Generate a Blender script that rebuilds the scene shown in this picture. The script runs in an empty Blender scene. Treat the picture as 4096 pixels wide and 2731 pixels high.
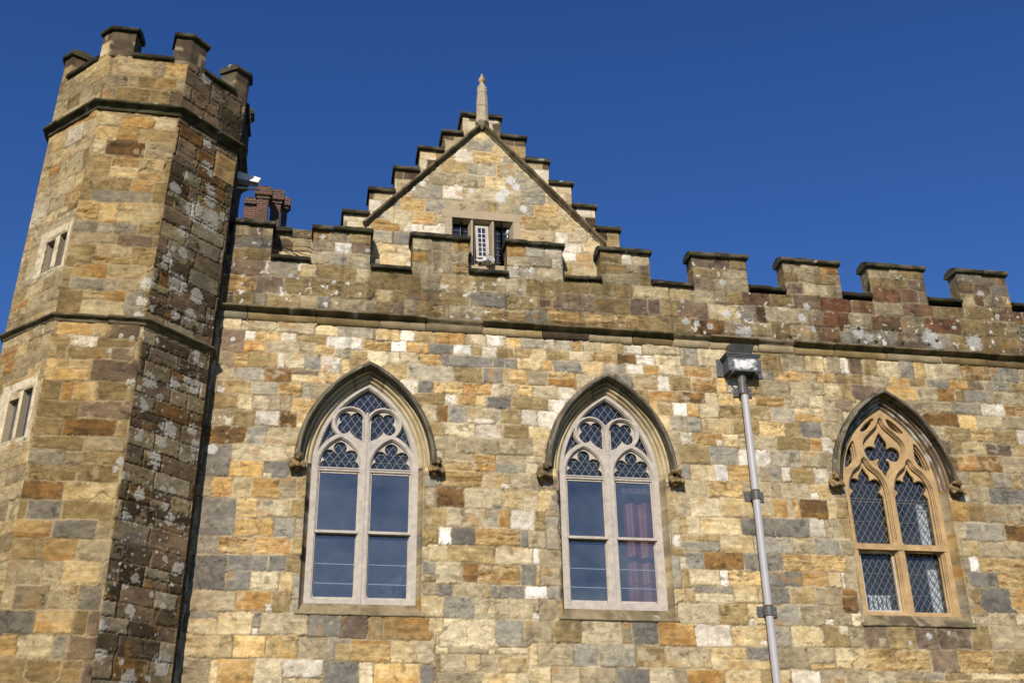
import bpy, math, random, numpy as np
from mathutils import Vector, Matrix
R = math.radians
random.seed(5)
sc = bpy.context.scene
COL = sc.collection

# ------------------------------------------------------------------ camera, light, exposure
cam = bpy.data.cameras.new('camera'); camo = bpy.data.objects.new('camera', cam); COL.objects.link(camo)
cam.sensor_width = 36.0; cam.lens = 4436.84 / 4096 * 36.0; cam.clip_end = 4000
yaw, pit, rol = R(10.658), R(25.021), R(-0.9875)
fwd = Vector((math.sin(yaw)*math.cos(pit), math.cos(yaw)*math.cos(pit), math.sin(pit)))
rgt = Vector((math.cos(yaw), -math.sin(yaw), 0)); up = rgt.cross(fwd)
r2 = rgt*math.cos(rol) + up*math.sin(rol); u2 = -rgt*math.sin(rol) + up*math.cos(rol)
m = Matrix((r2, u2, -fwd)).transposed().to_4x4(); m.translation = (0, -14.0, 1.6)
camo.matrix_world = m; sc.camera = camo

SUN_AZ, SUN_EL = R(17), R(31)          # azimuth left of the wall's normal, elevation
w = bpy.data.worlds.new('World'); sc.world = w; w.use_nodes = True
nt = w.node_tree; bg = nt.nodes['Background']
sky = nt.nodes.new('ShaderNodeTexSky'); sky.sky_type = 'NISHITA'; sky.sun_disc = False
sky.sun_elevation = SUN_EL; sky.sun_rotation = math.pi + SUN_AZ
sky.air_density = 1.1; sky.dust_density = 0.1; sky.ozone_density = 4.0; sky.altitude = 50
hs = nt.nodes.new('ShaderNodeHueSaturation'); hs.inputs['Saturation'].default_value = 1.26; hs.inputs['Hue'].default_value = .518; hs.inputs['Value'].default_value = 1.0
nt.links.new(sky.outputs[0], hs.inputs['Color']); nt.links.new(hs.outputs[0], bg.inputs['Color'])
bg.inputs['Strength'].default_value = 0.104
sl = bpy.data.lights.new('sun', 'SUN'); so = bpy.data.objects.new('sun', sl); COL.objects.link(so)
sl.energy = 5.0; sl.angle = R(0.55); sl.color = (1.0, 0.92, 0.80)
dv = Vector((math.sin(SUN_AZ)*math.cos(SUN_EL), math.cos(SUN_AZ)*math.cos(SUN_EL), -math.sin(SUN_EL)))
so.rotation_euler = dv.to_track_quat('-Z', 'Y').to_euler(); so.location = (-5, -15, 20)
sc.view_settings.view_transform = 'Standard'; sc.view_settings.look = 'None'
sc.view_settings.exposure = 0.0; sc.view_settings.gamma = 1.0
sc.render.resolution_x = 1024; sc.render.resolution_y = 682
sc.cycles.max_bounces = 6

# ------------------------------------------------------------------ helpers
def lin(r, g, b, k=0.66):
    f = lambda c: ((c/255+0.055)/1.055)**2.4 if c > 10 else c/255/12.92
    return (f(r)*k, f(g)*k, f(b)*k)
def tag(o, label=None, cat=None, group=None, kind=None):
    if label: o['label'] = label
    if cat: o['category'] = cat
    if group: o['group'] = group
    if kind: o['kind'] = kind
    return o
def empty(name, loc, label, cat, group=None):
    o = bpy.data.objects.new(name, None); COL.objects.link(o); o.location = loc; o.empty_display_size = 0.3
    return tag(o, label, cat, group)
def link(name, me, mat, parent=None):
    o = bpy.data.objects.new(name, me); COL.objects.link(o)
    if mat: me.materials.append(mat)
    if parent is not None:
        o.parent = parent
        p = parent; off = Vector((0, 0, 0))
        while p is not None: off += p.location; p = p.parent
        me.transform(Matrix.Translation(-off))
    return o

_tabs = {}
def vn(x, y, seed=0):
    if seed not in _tabs: _tabs[seed] = np.random.RandomState(seed+11).rand(256, 256).astype(np.float32).ravel()
    T = _tabs[seed]
    x = np.asarray(x, np.float32); y = np.asarray(y, np.float32)
    xf = np.floor(x); yf = np.floor(y); fx = x-xf; fy = y-yf; fx = fx*fx*(3-2*fx); fy = fy*fy*(3-2*fy)
    xi = xf.astype(np.int32) & 255; yi = (yf.astype(np.int32) & 255) << 8
    x1 = (xi+1) & 255; y1 = (yi+256) & 65535
    a = T.take(xi+yi); b = T.take(x1+yi); c = T.take(xi+y1); d = T.take(x1+y1)
    a = a+(b-a)*fx; c = c+(d-c)*fx
    return a+(c-a)*fy
def fbm(x, y, seed=0, o=4):
    s = 0; a = 1.0; t = 0
    for i in range(o):
        s = s + a*vn(x*2**i+i*17.3, y*2**i+i*9.1, seed+i); t += a; a *= 0.55
    return s/t
def sstep(e0, e1, x):
    t = np.clip((x-e0)/(e1-e0), 0, 1); return t*t*(3-2*t)

# stone kinds: main colour, second colour, bedding streaks, fissures, roughness of face
PAL = {
 'y': ((216,184,128),(234,212,164),.5,.16), 'Y': ((222,176,104),(236,204,144),.4,.08),
 'o': ((214,180,122),(194,144,82),.85,.34), 'O': ((182,134,74),(214,176,112),.5,.20),
 'g': ((158,150,134),(190,176,146),.35,.06), 'G': ((130,123,112),(150,142,126),.15,.0),
 'b': ((156,132,88),(188,162,112),.5,.18), 'B': ((112,86,54),(160,118,66),.55,.18),
 'w': ((246,232,208),(222,206,178),.2,.16), 'W': ((255,246,230),(250,236,214),.05,.04),
 't': ((208,188,148),(228,208,166),.5,.18), 'n': ((172,154,122),(200,180,140),.4,.14),
 's': ((220,188,130),(172,134,82),.9,1.0), 'p': ((130,110,92),(162,138,110),.3,.10),
 'r': ((146,112,84),(124,96,72),.3,.06), 'R': ((156,104,70),(130,92,66),.4,.08),
 'c': ((240,224,190),(222,196,152),.1,.35), 'd': ((70,64,52),(96,86,66),.4,.1),
 'e': ((92,80,64),(122,104,78),.4,.14), 'k': ((106,92,74),(80,64,46),.4,.18)}
KEYS = sorted(PAL)
C1 = np.array([lin(*PAL[k][0]) for k in KEYS], np.float32); C2 = np.array([lin(*PAL[k][1]) for k in KEYS], np.float32)
SW = np.array([PAL[k][2] for k in KEYS]); FI = np.array([PAL[k][3] for k in KEYS])
KI = {k: i for i, k in enumerate(KEYS)}
MORT = np.array(lin(216,194,154)); MORTD = np.array(lin(140,118,88)); LICH = np.array(lin(236,232,222,.72))

def courses(x0, x1, z0, z1, codes, rs, hmin=.17, hmax=.26, lmin=.2, lmax=.55):
    out = []; z = z0
    while z < z1:
        h = rs.uniform(hmin, hmax); x = x0 - rs.uniform(0, .4)
        while x < x1:
            l = rs.uniform(lmin, lmax); c = codes[rs.randint(len(codes))]
            if rs.rand() < .12 and h > .2:
                out.append((x, x+l, z, z+h*.5, c)); out.append((x, x+l, z+h*.5, z+h, codes[rs.randint(len(codes))]))
            else: out.append((x, x+l, z, z+h, c))
            x += l
        z += h
    return out

def stonework(U0, U1, V0, V1, st, base, explicit, seed, lichen=(), lichen_amt=0.0, patina_shade=None, mort_dark=0.25):
    """colour and relief depth of a coursed rubble wall on a regular grid"""
    nu = int(round((U1-U0)/st))+1; nv = int(round((V1-V0)/st))+1
    u = U0+np.arange(nu)*st; v = V0+np.arange(nv)*st
    L = np.zeros((nv, nu), np.int32); codes = [0]
    def paint(lst, E=None):
        for (a, b, c, d, k) in lst:
            i0 = max(0, int(math.ceil((a-U0)/st))); i1 = min(nu, int(math.ceil((b-U0)/st)))
            j0 = max(0, int(math.ceil((c-V0)/st))); j1 = min(nv, int(math.ceil((d-V0)/st)))
            if i1 <= i0 or j1 <= j0: continue
            codes.append(KI[k]); L[j0:j1, i0:i1] = len(codes)-1
            if E is not None: E[j0:j1, i0:i1] = True
    paint(base)
    E = np.zeros((nv, nu), bool); paint(explicit, E)
    for it in range(5):                                     # close slivers between recorded stones
        for ax, sh in ((1, 1), (1, -1), (0, 1), (0, -1)):
            Es = np.roll(E, sh, ax); Ls = np.roll(L, sh, ax)
            mk = Es & ~E; L[mk] = Ls[mk]; E = E | mk
    codes = np.array(codes)
    Ug, Vg = np.meshgrid(u.astype(np.float32), v.astype(np.float32))
    wu = .020*(fbm(Ug*5, Vg*5, seed+3, 2)-.5)+.009*(vn(Ug*38, Vg*38, seed+5)-.5)
    wv = .024*(fbm(Ug*3+9, Vg*5, seed+7, 2)-.5)+.009*(vn(Ug*38, Vg*38, seed+9)-.5)
    iu = np.clip(np.round((Ug+wu-U0)/st), 0, nu-1).astype(int); iv = np.clip(np.round((Vg+wv-V0)/st), 0, nv-1).astype(int)
    L = L[iv, iu]
    e = np.zeros_like(L, bool)
    e[:, :-1] |= L[:, :-1] != L[:, 1:]; e[:-1, :] |= L[:-1, :] != L[1:, :]
    e2 = e.copy(); e2[1:] |= e[:-1]; e2[:-1] |= e[1:]; e2[:, 1:] |= e[:, :-1]; e2[:, :-1] |= e[:, 1:]
    e3 = e2.copy(); e3[1:] |= e2[:-1]; e3[:-1] |= e2[1:]; e3[:, 1:] |= e2[:, :-1]; e3[:, :-1] |= e2[:, 1:]
    rs = np.random.RandomState(seed); n = len(codes)
    ra, rb, rc, rd = [q.astype(np.float32) for q in (rs.rand(n)*50, rs.rand(n)*50, rs.rand(n), rs.rand(n))]
    K = codes[L]; Ou = Ug+ra[L]; Ov = Vg+rb[L]
    n1 = sstep(.30, .70, fbm(Ou*4.5, Ov*6, seed+21, 4))
    wrp = fbm(Ou*3, Ov*3, seed+25, 2)*.10
    n2 = sstep(.25, .75, fbm(Ou*2.2, (Ov+wrp)*26, seed+31, 3))
    sw = SW[K]; mm = np.clip((1-sw)*n1+sw*(.55*n2+.45*n1*n2*1.6), 0, 1)
    mm = np.clip(mm+(rc[L]-.5)*.5, 0, 1)[..., None]
    c = C1[K]*(1-mm)+C2[K]*mm
    c = c*.97+np.array(lin(186, 158, 114))*.03
    hf = vn(Ug*75, Vg*75, seed+41); mf = fbm(Ug*17, Vg*20, seed+43, 3)
    bed = vn(Ou*3.5, (Ov+wrp)*58, seed+46); bed2 = vn(Ou*7, (Ov+wrp)*30, seed+47)
    c *= ((.64+.72*mf)*(.88+.24*hf)*(.82+.36*rd[L])*(1+(.10+.30*sw)*(bed-.5))*(1+(.06+.25*sw)*(bed2-.5)))[..., None]
    spot = sstep(.60, .78, fbm(Ou*9, Ov*11, seed+51, 3))*(.2+.8*rs.rand(n)[L])
    c *= (1-.50*spot)[..., None]
    rust = sstep(.62, .78, fbm(Ou*6+3, Ov*8, seed+55, 3))[..., None]*(rs.rand(n) < .30)[L][..., None]
    c = c*(1-rust*.55)+np.array(lin(200, 148, 84))*rust*.5
    pale = sstep(.60, .74, fbm(Ou*8+7, Ov*9, seed+58, 4))[..., None]*(rs.rand(n) < .28)[L][..., None]
    c = c*(1-pale*.45)+np.array(lin(226, 208, 172))*pale*.45
    big = fbm(Ug*.9, Vg*.9, seed+61, 3)
    c *= (.90+.2*big)[..., None]
    # mortar
    mn = sstep(.35, .65, fbm(Ug*6, Vg*6, seed+71, 3)); md = (mort_dark > fbm(Ug*14, Vg*14, seed+73, 2)*1.0-.18)
    mcol = MORT*(1-.35*mn[..., None])+MORTD*.35*mn[..., None]
    dk = sstep(1-mort_dark-.30, 1-mort_dark, fbm(Ug*5+4, Vg*5, seed+75, 3)+.0)[..., None]  # darkened joints, partly standing in for thin shadow lines under the stones
    mcol = mcol*(1-.7*dk)+MORTD*.7*dk*.7
    smear = (e2 | (e3 & (mf > .56))) & ~e & (mn < .5+.3*(hf-.5))
    c = np.where(e[..., None], mcol, c)
    c = np.where(smear[..., None], c*.68+mcol*.32, c)
    # relief
    fis = FI[K]
    # bedding fissures: narrow valleys of stretched noise
    q = fbm(Ou*3.2, (Ov+wrp)*24, seed+81, 3); crack = np.clip(1-np.abs(q-.5)/.035, 0, 1)*np.clip(fis*1.3, 0, 1)*(vn(Ou*5, Ov*9, seed+85) > .45)
    strong = ((fis > .08) & (rs.rand(n)[L] < np.clip(fis*2.2, 0, 1)))
    crack = crack*strong
    d = (rs.rand(n)[L]-.45)*.019+(fbm(Ou*8, Ov*14, seed+91, 4)-.5)*(.009+.030*fis)+(hf-.5)*.003
    d = d-.022*crack
    d = np.where(e, -.004-.012*dk[..., 0], np.where(e2, d-.0022, d))
    c *= (1-.35*crack)[..., None]
    kp = rs.rand(n)[L] < .38; ck = (np.abs(fbm(Ou*2.6+5, Ov*4.2, seed+87, 3)-.5) < .0075) & kp & ~e
    d = d-.010*ck; c = np.where(ck[..., None], c*.55, c)
    chip = (fbm(Ug*20, Vg*20, seed+88, 2) > .66) & e3 & ~e
    d = d-.008*chip; c = np.where(chip[..., None], c*.55+mcol*.35, c)
    # lichen
    if lichen_amt > 0 or len(lichen):
        lm = np.zeros_like(Ug)
        if lichen_amt > 0:
            t = fbm(Ug*10, Vg*10, seed+95, 4)+.22*(fbm(Ug*1.3, Vg*1.3, seed+97, 2)-.5)
            lm = sstep(.80-lichen_amt, .83-lichen_amt, t)
            t2 = vn(Ug*46, Vg*46, seed+98); reg = sstep(.5, .62, fbm(Ug*1.6, Vg*1.6, seed+99, 2))
            lm = np.maximum(lm, sstep(.90-lichen_amt*.3, .97-lichen_amt*.3, t2)*reg)
        nn = fbm(Ug*34, Vg*34, seed+101, 2); ring = fbm(Ug*60, Vg*60, seed+103, 2)
        for (a, b, r) in lichen:
            i0 = max(0, int((a-r*1.6-U0)/st)); i1 = min(nu, int((a+r*1.6-U0)/st)+2); j0 = max(0, int((b-r*1.6-V0)/st)); j1 = min(nv, int((b+r*1.6-V0)/st)+2)
            if i1 <= i0 or j1 <= j0: continue
            sub = (slice(j0, j1), slice(i0, i1))
            dd = np.hypot(Ug[sub]-a, Vg[sub]-b)/r
            lm[sub] = np.maximum(lm[sub], sstep(1.12, .96, dd+(nn[sub]-.5)*1.0*(min(1.0, r/.04))))
        lm = lm*(.62+.38*ring)
        c = c*(1-lm[..., None])+LICH*(.78+.3*ring)[..., None]*lm[..., None]
        d = d+.003*lm
    if patina_shade is not None: c = patina_shade(Ug, Vg, c)
    return Ug, Vg, c, d, L

def sheet(name, P, C, facemask, mat, parent, smooth=True):
    """P (nv,nu,3) points, C colours, facemask (nv-1,nu-1)"""
    nv, nu = P.shape[:2]
    jj, ii = np.nonzero(facemask)
    a = jj*nu+ii; quads = np.stack([a, a+1, a+nu+1, a+nu], 1)
    used, inv = np.unique(quads.ravel(), return_inverse=True)
    vs = P.reshape(-1, 3)[used]; cs = C.reshape(-1, 3)[used]
    return raw_mesh(name, vs, inv.reshape(-1, 4), cs, mat, parent, smooth)
def raw_mesh(name, vs, quads, cs, mat, parent, smooth=True, tris=None):
    me = bpy.data.meshes.new(name); nq = len(quads); nt_ = 0 if tris is None else len(tris)
    me.vertices.add(len(vs)); me.vertices.foreach_set('co', np.asarray(vs, np.float32).ravel())
    me.loops.add(nq*4+nt_*3)
    li = np.asarray(quads, np.int32).ravel()
    if nt_: li = np.concatenate([li, np.asarray(tris, np.int32).ravel()])
    me.loops.foreach_set('vertex_index', li.astype(np.int32))
    me.polygons.add(nq+nt_)
    ls = np.concatenate([np.arange(nq)*4, nq*4+np.arange(nt_)*3]).astype(np.int32)
    me.polygons.foreach_set('loop_start', ls)
    me.polygons.foreach_set('use_smooth', np.full(nq+nt_, smooth))
    at = me.color_attributes.new('Col', 'FLOAT_COLOR', 'POINT')
    at.data.foreach_set('color', np.concatenate([cs, np.ones((len(cs), 1))], 1).astype(np.float32).ravel())
    me.update(calc_edges=True)
    return link(name, me, mat, parent)

class MB:
    """collects coloured grids / polygons into one mesh"""
    def __init__(s): s.v = []; s.q = []; s.t = []; s.c = []; s.n = 0
    def grid(s, P, C, wrap=False):
        P = np.asarray(P, float); a, b = P.shape[:2]
        C = np.broadcast_to(np.asarray(C, float), (a, b, 3))
        idx = s.n+np.arange(a*b).reshape(a, b)
        if wrap: idx = np.concatenate([idx, idx[:, :1]], 1)
        s.q.append(np.stack([idx[:-1, :-1], idx[:-1, 1:], idx[1:, 1:], idx[1:, :-1]], -1).reshape(-1, 4))
        s.v.append(P.reshape(-1, 3)); s.c.append(C.reshape(-1, 3)); s.n += a*b
    def fan(s, pts, col):
        pts = np.asarray(pts, float); k = len(pts); c = pts.mean(0)
        s.v.append(np.vstack([pts, c])); s.c.append(np.broadcast_to(np.asarray(col, float), (k+1, 3)) if np.ndim(col) == 1 else np.vstack([col, np.mean(col, 0)]))
        s.t.append(np.array([(s.n+i, s.n+(i+1) % k, s.n+k) for i in range(k)])); s.n += k+1
    def add(s, vs, quads, tris, col):
        vs = np.asarray(vs, float)
        s.v.append(vs); s.c.append(np.broadcast_to(np.asarray(col, float), (len(vs), 3)))
        if len(quads): s.q.append(np.asarray(quads)+s.n)
        if len(tris): s.t.append(np.asarray(tris)+s.n)
        s.n += len(vs)
    def box(s, x0, x1, y0, y1, z0, z1, col=(.5,.5,.5), f=None):
        vs = [(x, y, z) for z in (z0, z1) for (x, y) in ((x0, y0), (x1, y0), (x1, y1), (x0, y1))]
        if f: vs = [f(*p) for p in vs]
        s.add(vs, [(3,2,1,0),(4,5,6,7),(0,1,5,4),(1,2,6,5),(2,3,7,6),(3,0,4,7)], [], col)
    def tube(s, pts, r, col=(.5,.5,.5), n=8, cap=True):
        pts = [Vector(p) for p in pts]; rings = []
        rr = r if hasattr(r, '__len__') else [r]*len(pts)
        for i, p in enumerate(pts):
            d = (pts[min(i+1, len(pts)-1)]-pts[max(i-1, 0)]).normalized()
            a = d.orthogonal().normalized() if i == 0 else (pa-d*pa.dot(d)).normalized()
            pa = a; b = d.cross(a)
            rings.append([tuple(p+(a*math.cos(t)+b*math.sin(t))*rr[i]) for t in [2*math.pi*k/n for k in range(n)]])
        s.grid(rings, col, wrap=True)
        if cap: s.fan(rings[0][::-1], col); s.fan(rings[-1], col)
    def build(s, name, mat, parent=None, smooth=False):
        vs = np.concatenate(s.v); cs = np.concatenate(s.c)
        q = np.concatenate(s.q) if s.q else np.zeros((0, 4), int); t = np.concatenate(s.t) if s.t else None
        return raw_mesh(name, vs, q, cs, mat, parent, smooth, t)

def block_colour(u, v, codes, seed, row=.2, ln=.42, joint=.012):
    """stone colours for trim: blocks in rows, vectorised"""
    u = np.asarray(u, float); v = np.asarray(v, float)
    u, v = np.broadcast_arrays(u, v)
    uw = u+.02*(vn(u*9, v*9, seed)-.5); vw = v+.02*(vn(u*9+5, v*9, seed+1)-.5)
    rr = np.floor(vw/row); fu = uw/ln+rr*.5+.13*np.sin(rr*7.1); cu = np.floor(fu)
    h = np.abs(np.sin(rr*127.1+cu*311.7+seed*3.3)*43758.5453) % 1.0; h2 = np.abs(np.sin(rr*27.7+cu*81.7+seed)*9758.13) % 1.0
    K = np.array([KI[c] for c in codes])[(h*len(codes)).astype(int) % len(codes)]
    n1 = sstep(.3, .7, fbm(u*6+h*40, v*12+h2*40, seed+2, 3)); mm = np.clip(n1+(h2-.5)*.4, 0, 1)[..., None]
    c = C1[K]*(1-mm)+C2[K]*mm
    c = c*((.78+.44*fbm(u*25, v*25, seed+4, 3))*(.85+.3*h2))[..., None]
    ju = np.minimum(fu-cu, 1-(fu-cu))*ln < joint*.5; jv = np.minimum(vw/row-rr, 1-(vw/row-rr))*row < joint*.5
    return np.where((ju | jv)[..., None], MORT*.55+MORTD*.3, c)
def grime(u, v, seed, dark=(58,54,42), light=(112,104,84), amt=.35):
    """weathered near-black coping stone with paler and mossy patches"""
    u = np.asarray(u, float); v = np.asarray(v, float); u, v = np.broadcast_arrays(u, v)
    a = np.array(lin(*dark)); b = np.array(lin(*light)); g = np.array(lin(92, 92, 52))
    t = sstep(.62-amt*.5, .84-amt*.5, fbm(u*7, v*16, seed, 4))[..., None]; tg = sstep(.5, .75, fbm(u*3+9, v*9, seed+5, 3))[..., None]
    c = a*(1-t)+b*t; c = c*(1-.45*tg)+g*.45*tg
    c = c*(.75+.5*fbm(u*30, v*30, seed+7, 2))[..., None]
    l = sstep(.80, .84, fbm(u*14, v*14, seed+8, 3))[..., None]
    return c*(1-l)+LICH*.7*l
def subdiv(pts, step):
    out = []
    for i in range(len(pts)-1):
        a = np.array(pts[i], float); b = np.array(pts[i+1], float); n = max(1, int(math.ceil(np.linalg.norm(b-a)/step)))
        out += [tuple(a+(b-a)*k/n) for k in range(n)]
    out.append(tuple(pts[-1])); return out
def extrude_x(mb, prof, x0, x1, colf, seed=0, step=.05, amp=.006, caps=True, f=None):
    """closed profile [(y,z)] swept along x; colf(u,v); surfaces slightly worn"""
    pr = subdiv(list(prof)+[prof[0]], .05)[:-1]; n = max(2, int(math.ceil((x1-x0)/step))+1)
    xs = np.linspace(x0, x1, n); pr = np.array(pr); arc = np.concatenate([[0], np.cumsum(np.linalg.norm(np.diff(pr, axis=0), axis=1))])
    X, A = np.meshgrid(xs, arc, indexing='ij'); Y = np.broadcast_to(pr[:, 0], X.shape).copy(); Z = np.broadcast_to(pr[:, 1], X.shape).copy()
    Y += (fbm(X*9+seed, A*30, seed+3, 2)-.5)*amp*2; Z += (fbm(X*9+seed, A*30+7, seed+4, 2)-.5)*amp*2
    P = np.stack([X, Y, Z], -1)
    if f: P = f(P)
    C = colf(X, Z+A*.3)
    mb.grid(P, C, wrap=True)
    if caps:
        mb.fan(P[0][::-1], C[0][::-1]); mb.fan(P[-1], C[-1])

# ------------------------------------------------------------------ materials
def mat(name, col=None, rough=.9, attr=False, bump=.0, bscale=60, noise=.12, nscale=40, metal=0, spec=.3, bump2=0):
    m = bpy.data.materials.new(name); m.use_nodes = True; t = m.node_tree; b = t.nodes['Principled BSDF']
    b.inputs['Roughness'].default_value = rough; b.inputs['Metallic'].default_value = metal; b.inputs['Specular IOR Level'].default_value = spec
    tc = t.nodes.new('ShaderNodeTexCoord')
    no = t.nodes.new('ShaderNodeTexNoise'); no.inputs['Scale'].default_value = nscale; no.inputs['Detail'].default_value = 6; no.inputs['Roughness'].default_value = .65
    t.links.new(tc.outputs['Object'], no.inputs['Vector'])
    mr = t.nodes.new('ShaderNodeMapRange'); mr.inputs['From Min'].default_value = .25; mr.inputs['From Max'].default_value = .75
    mr.inputs['To Min'].default_value = 1-noise; mr.inputs['To Max'].default_value = 1+noise
    t.links.new(no.outputs['Fac'], mr.inputs['Value'])
    mx = t.nodes.new('ShaderNodeVectorMath'); mx.operation = 'SCALE'
    if attr:
        a = t.nodes.new('ShaderNodeAttribute'); a.attribute_name = 'Col'; t.links.new(a.outputs['Color'], mx.inputs[0])
    else:
        mx.inputs[0].default_value = col
    t.links.new(mr.outputs[0], mx.inputs['Scale']); t.links.new(mx.outputs[0], b.inputs['Base Color'])
    if bump:
        n2 = t.nodes.new('ShaderNodeTexNoise'); n2.inputs['Scale'].default_value = bscale; n2.inputs['Detail'].default_value = 8; n2.inputs['Roughness'].default_value = .7
        t.links.new(tc.outputs['Object'], n2.inputs['Vector'])
        bp = t.nodes.new('ShaderNodeBump'); bp.inputs['Strength'].default_value = bump; bp.inputs['Distance'].default_value = .01
        t.links.new(n2.outputs['Fac'], bp.inputs['Height']); t.links.new(bp.outputs[0], b.inputs['Normal'])
    return m
M_stone = mat('weathered_sandstone', attr=True, bump=.55, bscale=85, noise=.26, nscale=55, rough=.93, spec=.2)
M_trim = mat('trim_stone', attr=True, bump=.7, bscale=55, noise=.26, nscale=70, rough=.92, spec=.2)
M_paint = mat('old_cream_paint', lin(214,202,188,.66), rough=.75, bump=.5, bscale=50, noise=.24, nscale=11)
M_buff = mat('new_buff_stone', lin(208,174,126,.66), rough=.88, bump=.6, bscale=34, noise=.34, nscale=6)
M_sur = mat('pale_dressed_stone', lin(200,180,148,.66), rough=.9, bump=.2, bscale=50, noise=.12, nscale=8)
M_lead = mat('lead_came', lin(132,132,128,.55), rough=.55, noise=.2)
M_white = mat('white_paint', lin(240,240,240,.8), rough=.4, noise=.03)
M_dark = mat('dark_reveal', lin(60,52,44), rough=.9)
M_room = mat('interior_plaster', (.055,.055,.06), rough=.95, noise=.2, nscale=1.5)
M_pipe = mat('grey_pipe_paint', lin(200,196,198,.72), rough=.42, noise=.05, nscale=6, spec=.5)
M_iron = mat('weathered_lead', lin(112,110,108,.6), rough=.45, noise=.45, nscale=9, bump=.3, bscale=30, spec=.5)
M_ironv = mat('oxidised_lead', attr=True, rough=.5, noise=.3, nscale=14, bump=.3, bscale=30, spec=.4)
M_rust = mat('rusty_ring', lin(136,108,90,.6), rough=.8, noise=.4, nscale=20)
M_black = mat('cable_and_opening_black', (.02,.02,.02), rough=.6)
M_red = mat('carved_red_wood', attr=True, rough=.5, noise=.18, nscale=12, spec=.4)
M_moss = mat('green_moss', attr=True, rough=.9, noise=.3)
M_wire = mat('pale_wire', lin(196,200,204,.8), rough=.5)
M_tin = mat('grey_window_frame', lin(140,140,142,.6), rough=.5)

def glass(name, tilt=0.0, ior=.1, tint=(1,1,1), sky_veil=.03):
    m = bpy.data.materials.new(name); m.use_nodes = True; t = m.node_tree; t.nodes.clear()
    out = t.nodes.new('ShaderNodeOutputMaterial'); mx = t.nodes.new('ShaderNodeMixShader'); tr = t.nodes.new('ShaderNodeBsdfTransparent'); gl = t.nodes.new('ShaderNodeBsdfGlossy')
    gl.inputs['Roughness'].default_value = .03; gl.inputs['Color'].default_value = (*tint, 1); tr.inputs['Color'].default_value = (.80,.84,.86,1)
    lw = t.nodes.new('ShaderNodeLayerWeight'); lw.inputs['Blend'].default_value = .5; pw = t.nodes.new('ShaderNodeMath'); pw.operation = 'POWER'; pw.inputs[1].default_value = 4; t.links.new(lw.outputs['Facing'], pw.inputs[0]); fr = t.nodes.new('ShaderNodeMath'); fr.operation = 'ADD'; fr.use_clamp = True; fr.inputs[1].default_value = ior; t.links.new(pw.outputs[0], fr.inputs[0])
    no = t.nodes.new('ShaderNodeTexNoise'); no.inputs['Scale'].default_value = 3.5; bp = t.nodes.new('ShaderNodeBump'); bp.inputs['Strength'].default_value = tilt; bp.inputs['Distance'].default_value = .02
    tc = t.nodes.new('ShaderNodeTexCoord'); t.links.new(tc.outputs['Object'], no.inputs['Vector'])
    t.links.new(no.outputs['Fac'], bp.inputs['Height']); t.links.new(bp.outputs[0], gl.inputs['Normal'])
    t.links.new(fr.outputs[0], mx.inputs[0]); df = t.nodes.new('ShaderNodeBsdfDiffuse'); df.inputs['Color'].default_value = (.62,.66,.70,1); m2 = t.nodes.new('ShaderNodeMixShader'); dn = t.nodes.new('ShaderNodeTexNoise'); dn.inputs['Scale'].default_value = 2.2; dn.inputs['Detail'].default_value = 5; dm = t.nodes.new('ShaderNodeMapRange'); dm.inputs['From Min'].default_value = .3; dm.inputs['From Max'].default_value = .8; dm.inputs['To Min'].default_value = sky_veil*.6; dm.inputs['To Max'].default_value = sky_veil*2.2; t.links.new(tc.outputs['Object'], dn.inputs['Vector']); t.links.new(dn.outputs['Fac'], dm.inputs['Value']); t.links.new(dm.outputs[0], m2.inputs[0]); t.links.new(tr.outputs[0], m2.inputs[1]); t.links.new(df.outputs[0], m2.inputs[2]); t.links.new(m2.outputs[0], mx.inputs[1]); t.links.new(gl.outputs[0], mx.inputs[2]); t.links.new(mx.outputs[0], out.inputs[0])  # pale diffuse veil lightens the panes, standing in for sky reflection
    return m
M_glass = glass('window_glass', .35, .17, tint=(1,.93,.84), sky_veil=.05); M_glass2 = glass('old_leaded_glass', .8, .09, sky_veil=.02)

m = bpy.data.materials.new('red_brick'); m.use_nodes = True; t = m.node_tree; b = t.nodes['Principled BSDF']
tc = t.nodes.new('ShaderNodeTexCoord'); sp = t.nodes.new('ShaderNodeSeparateXYZ'); t.links.new(tc.outputs['Object'], sp.inputs[0])
ad = t.nodes.new('ShaderNodeMath'); t.links.new(sp.outputs[0], ad.inputs[0]); t.links.new(sp.outputs[1], ad.inputs[1])
cb = t.nodes.new('ShaderNodeCombineXYZ'); t.links.new(ad.outputs[0], cb.inputs[0]); t.links.new(sp.outputs[2], cb.inputs[1])
br = t.nodes.new('ShaderNodeTexBrick'); t.links.new(cb.outputs[0], br.inputs['Vector']); br.inputs['Scale'].default_value = 1
br.inputs['Brick Width'].default_value = .22; br.inputs['Row Height'].default_value = .078; br.inputs['Mortar Size'].default_value = .010; br.inputs['Bias'].default_value = 0
br.inputs['Color1'].default_value = (*lin(130,64,46), 1); br.inputs['Color2'].default_value = (*lin(58,44,40), 1); br.inputs['Mortar'].default_value = (*lin(140,126,108), 1)
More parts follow.
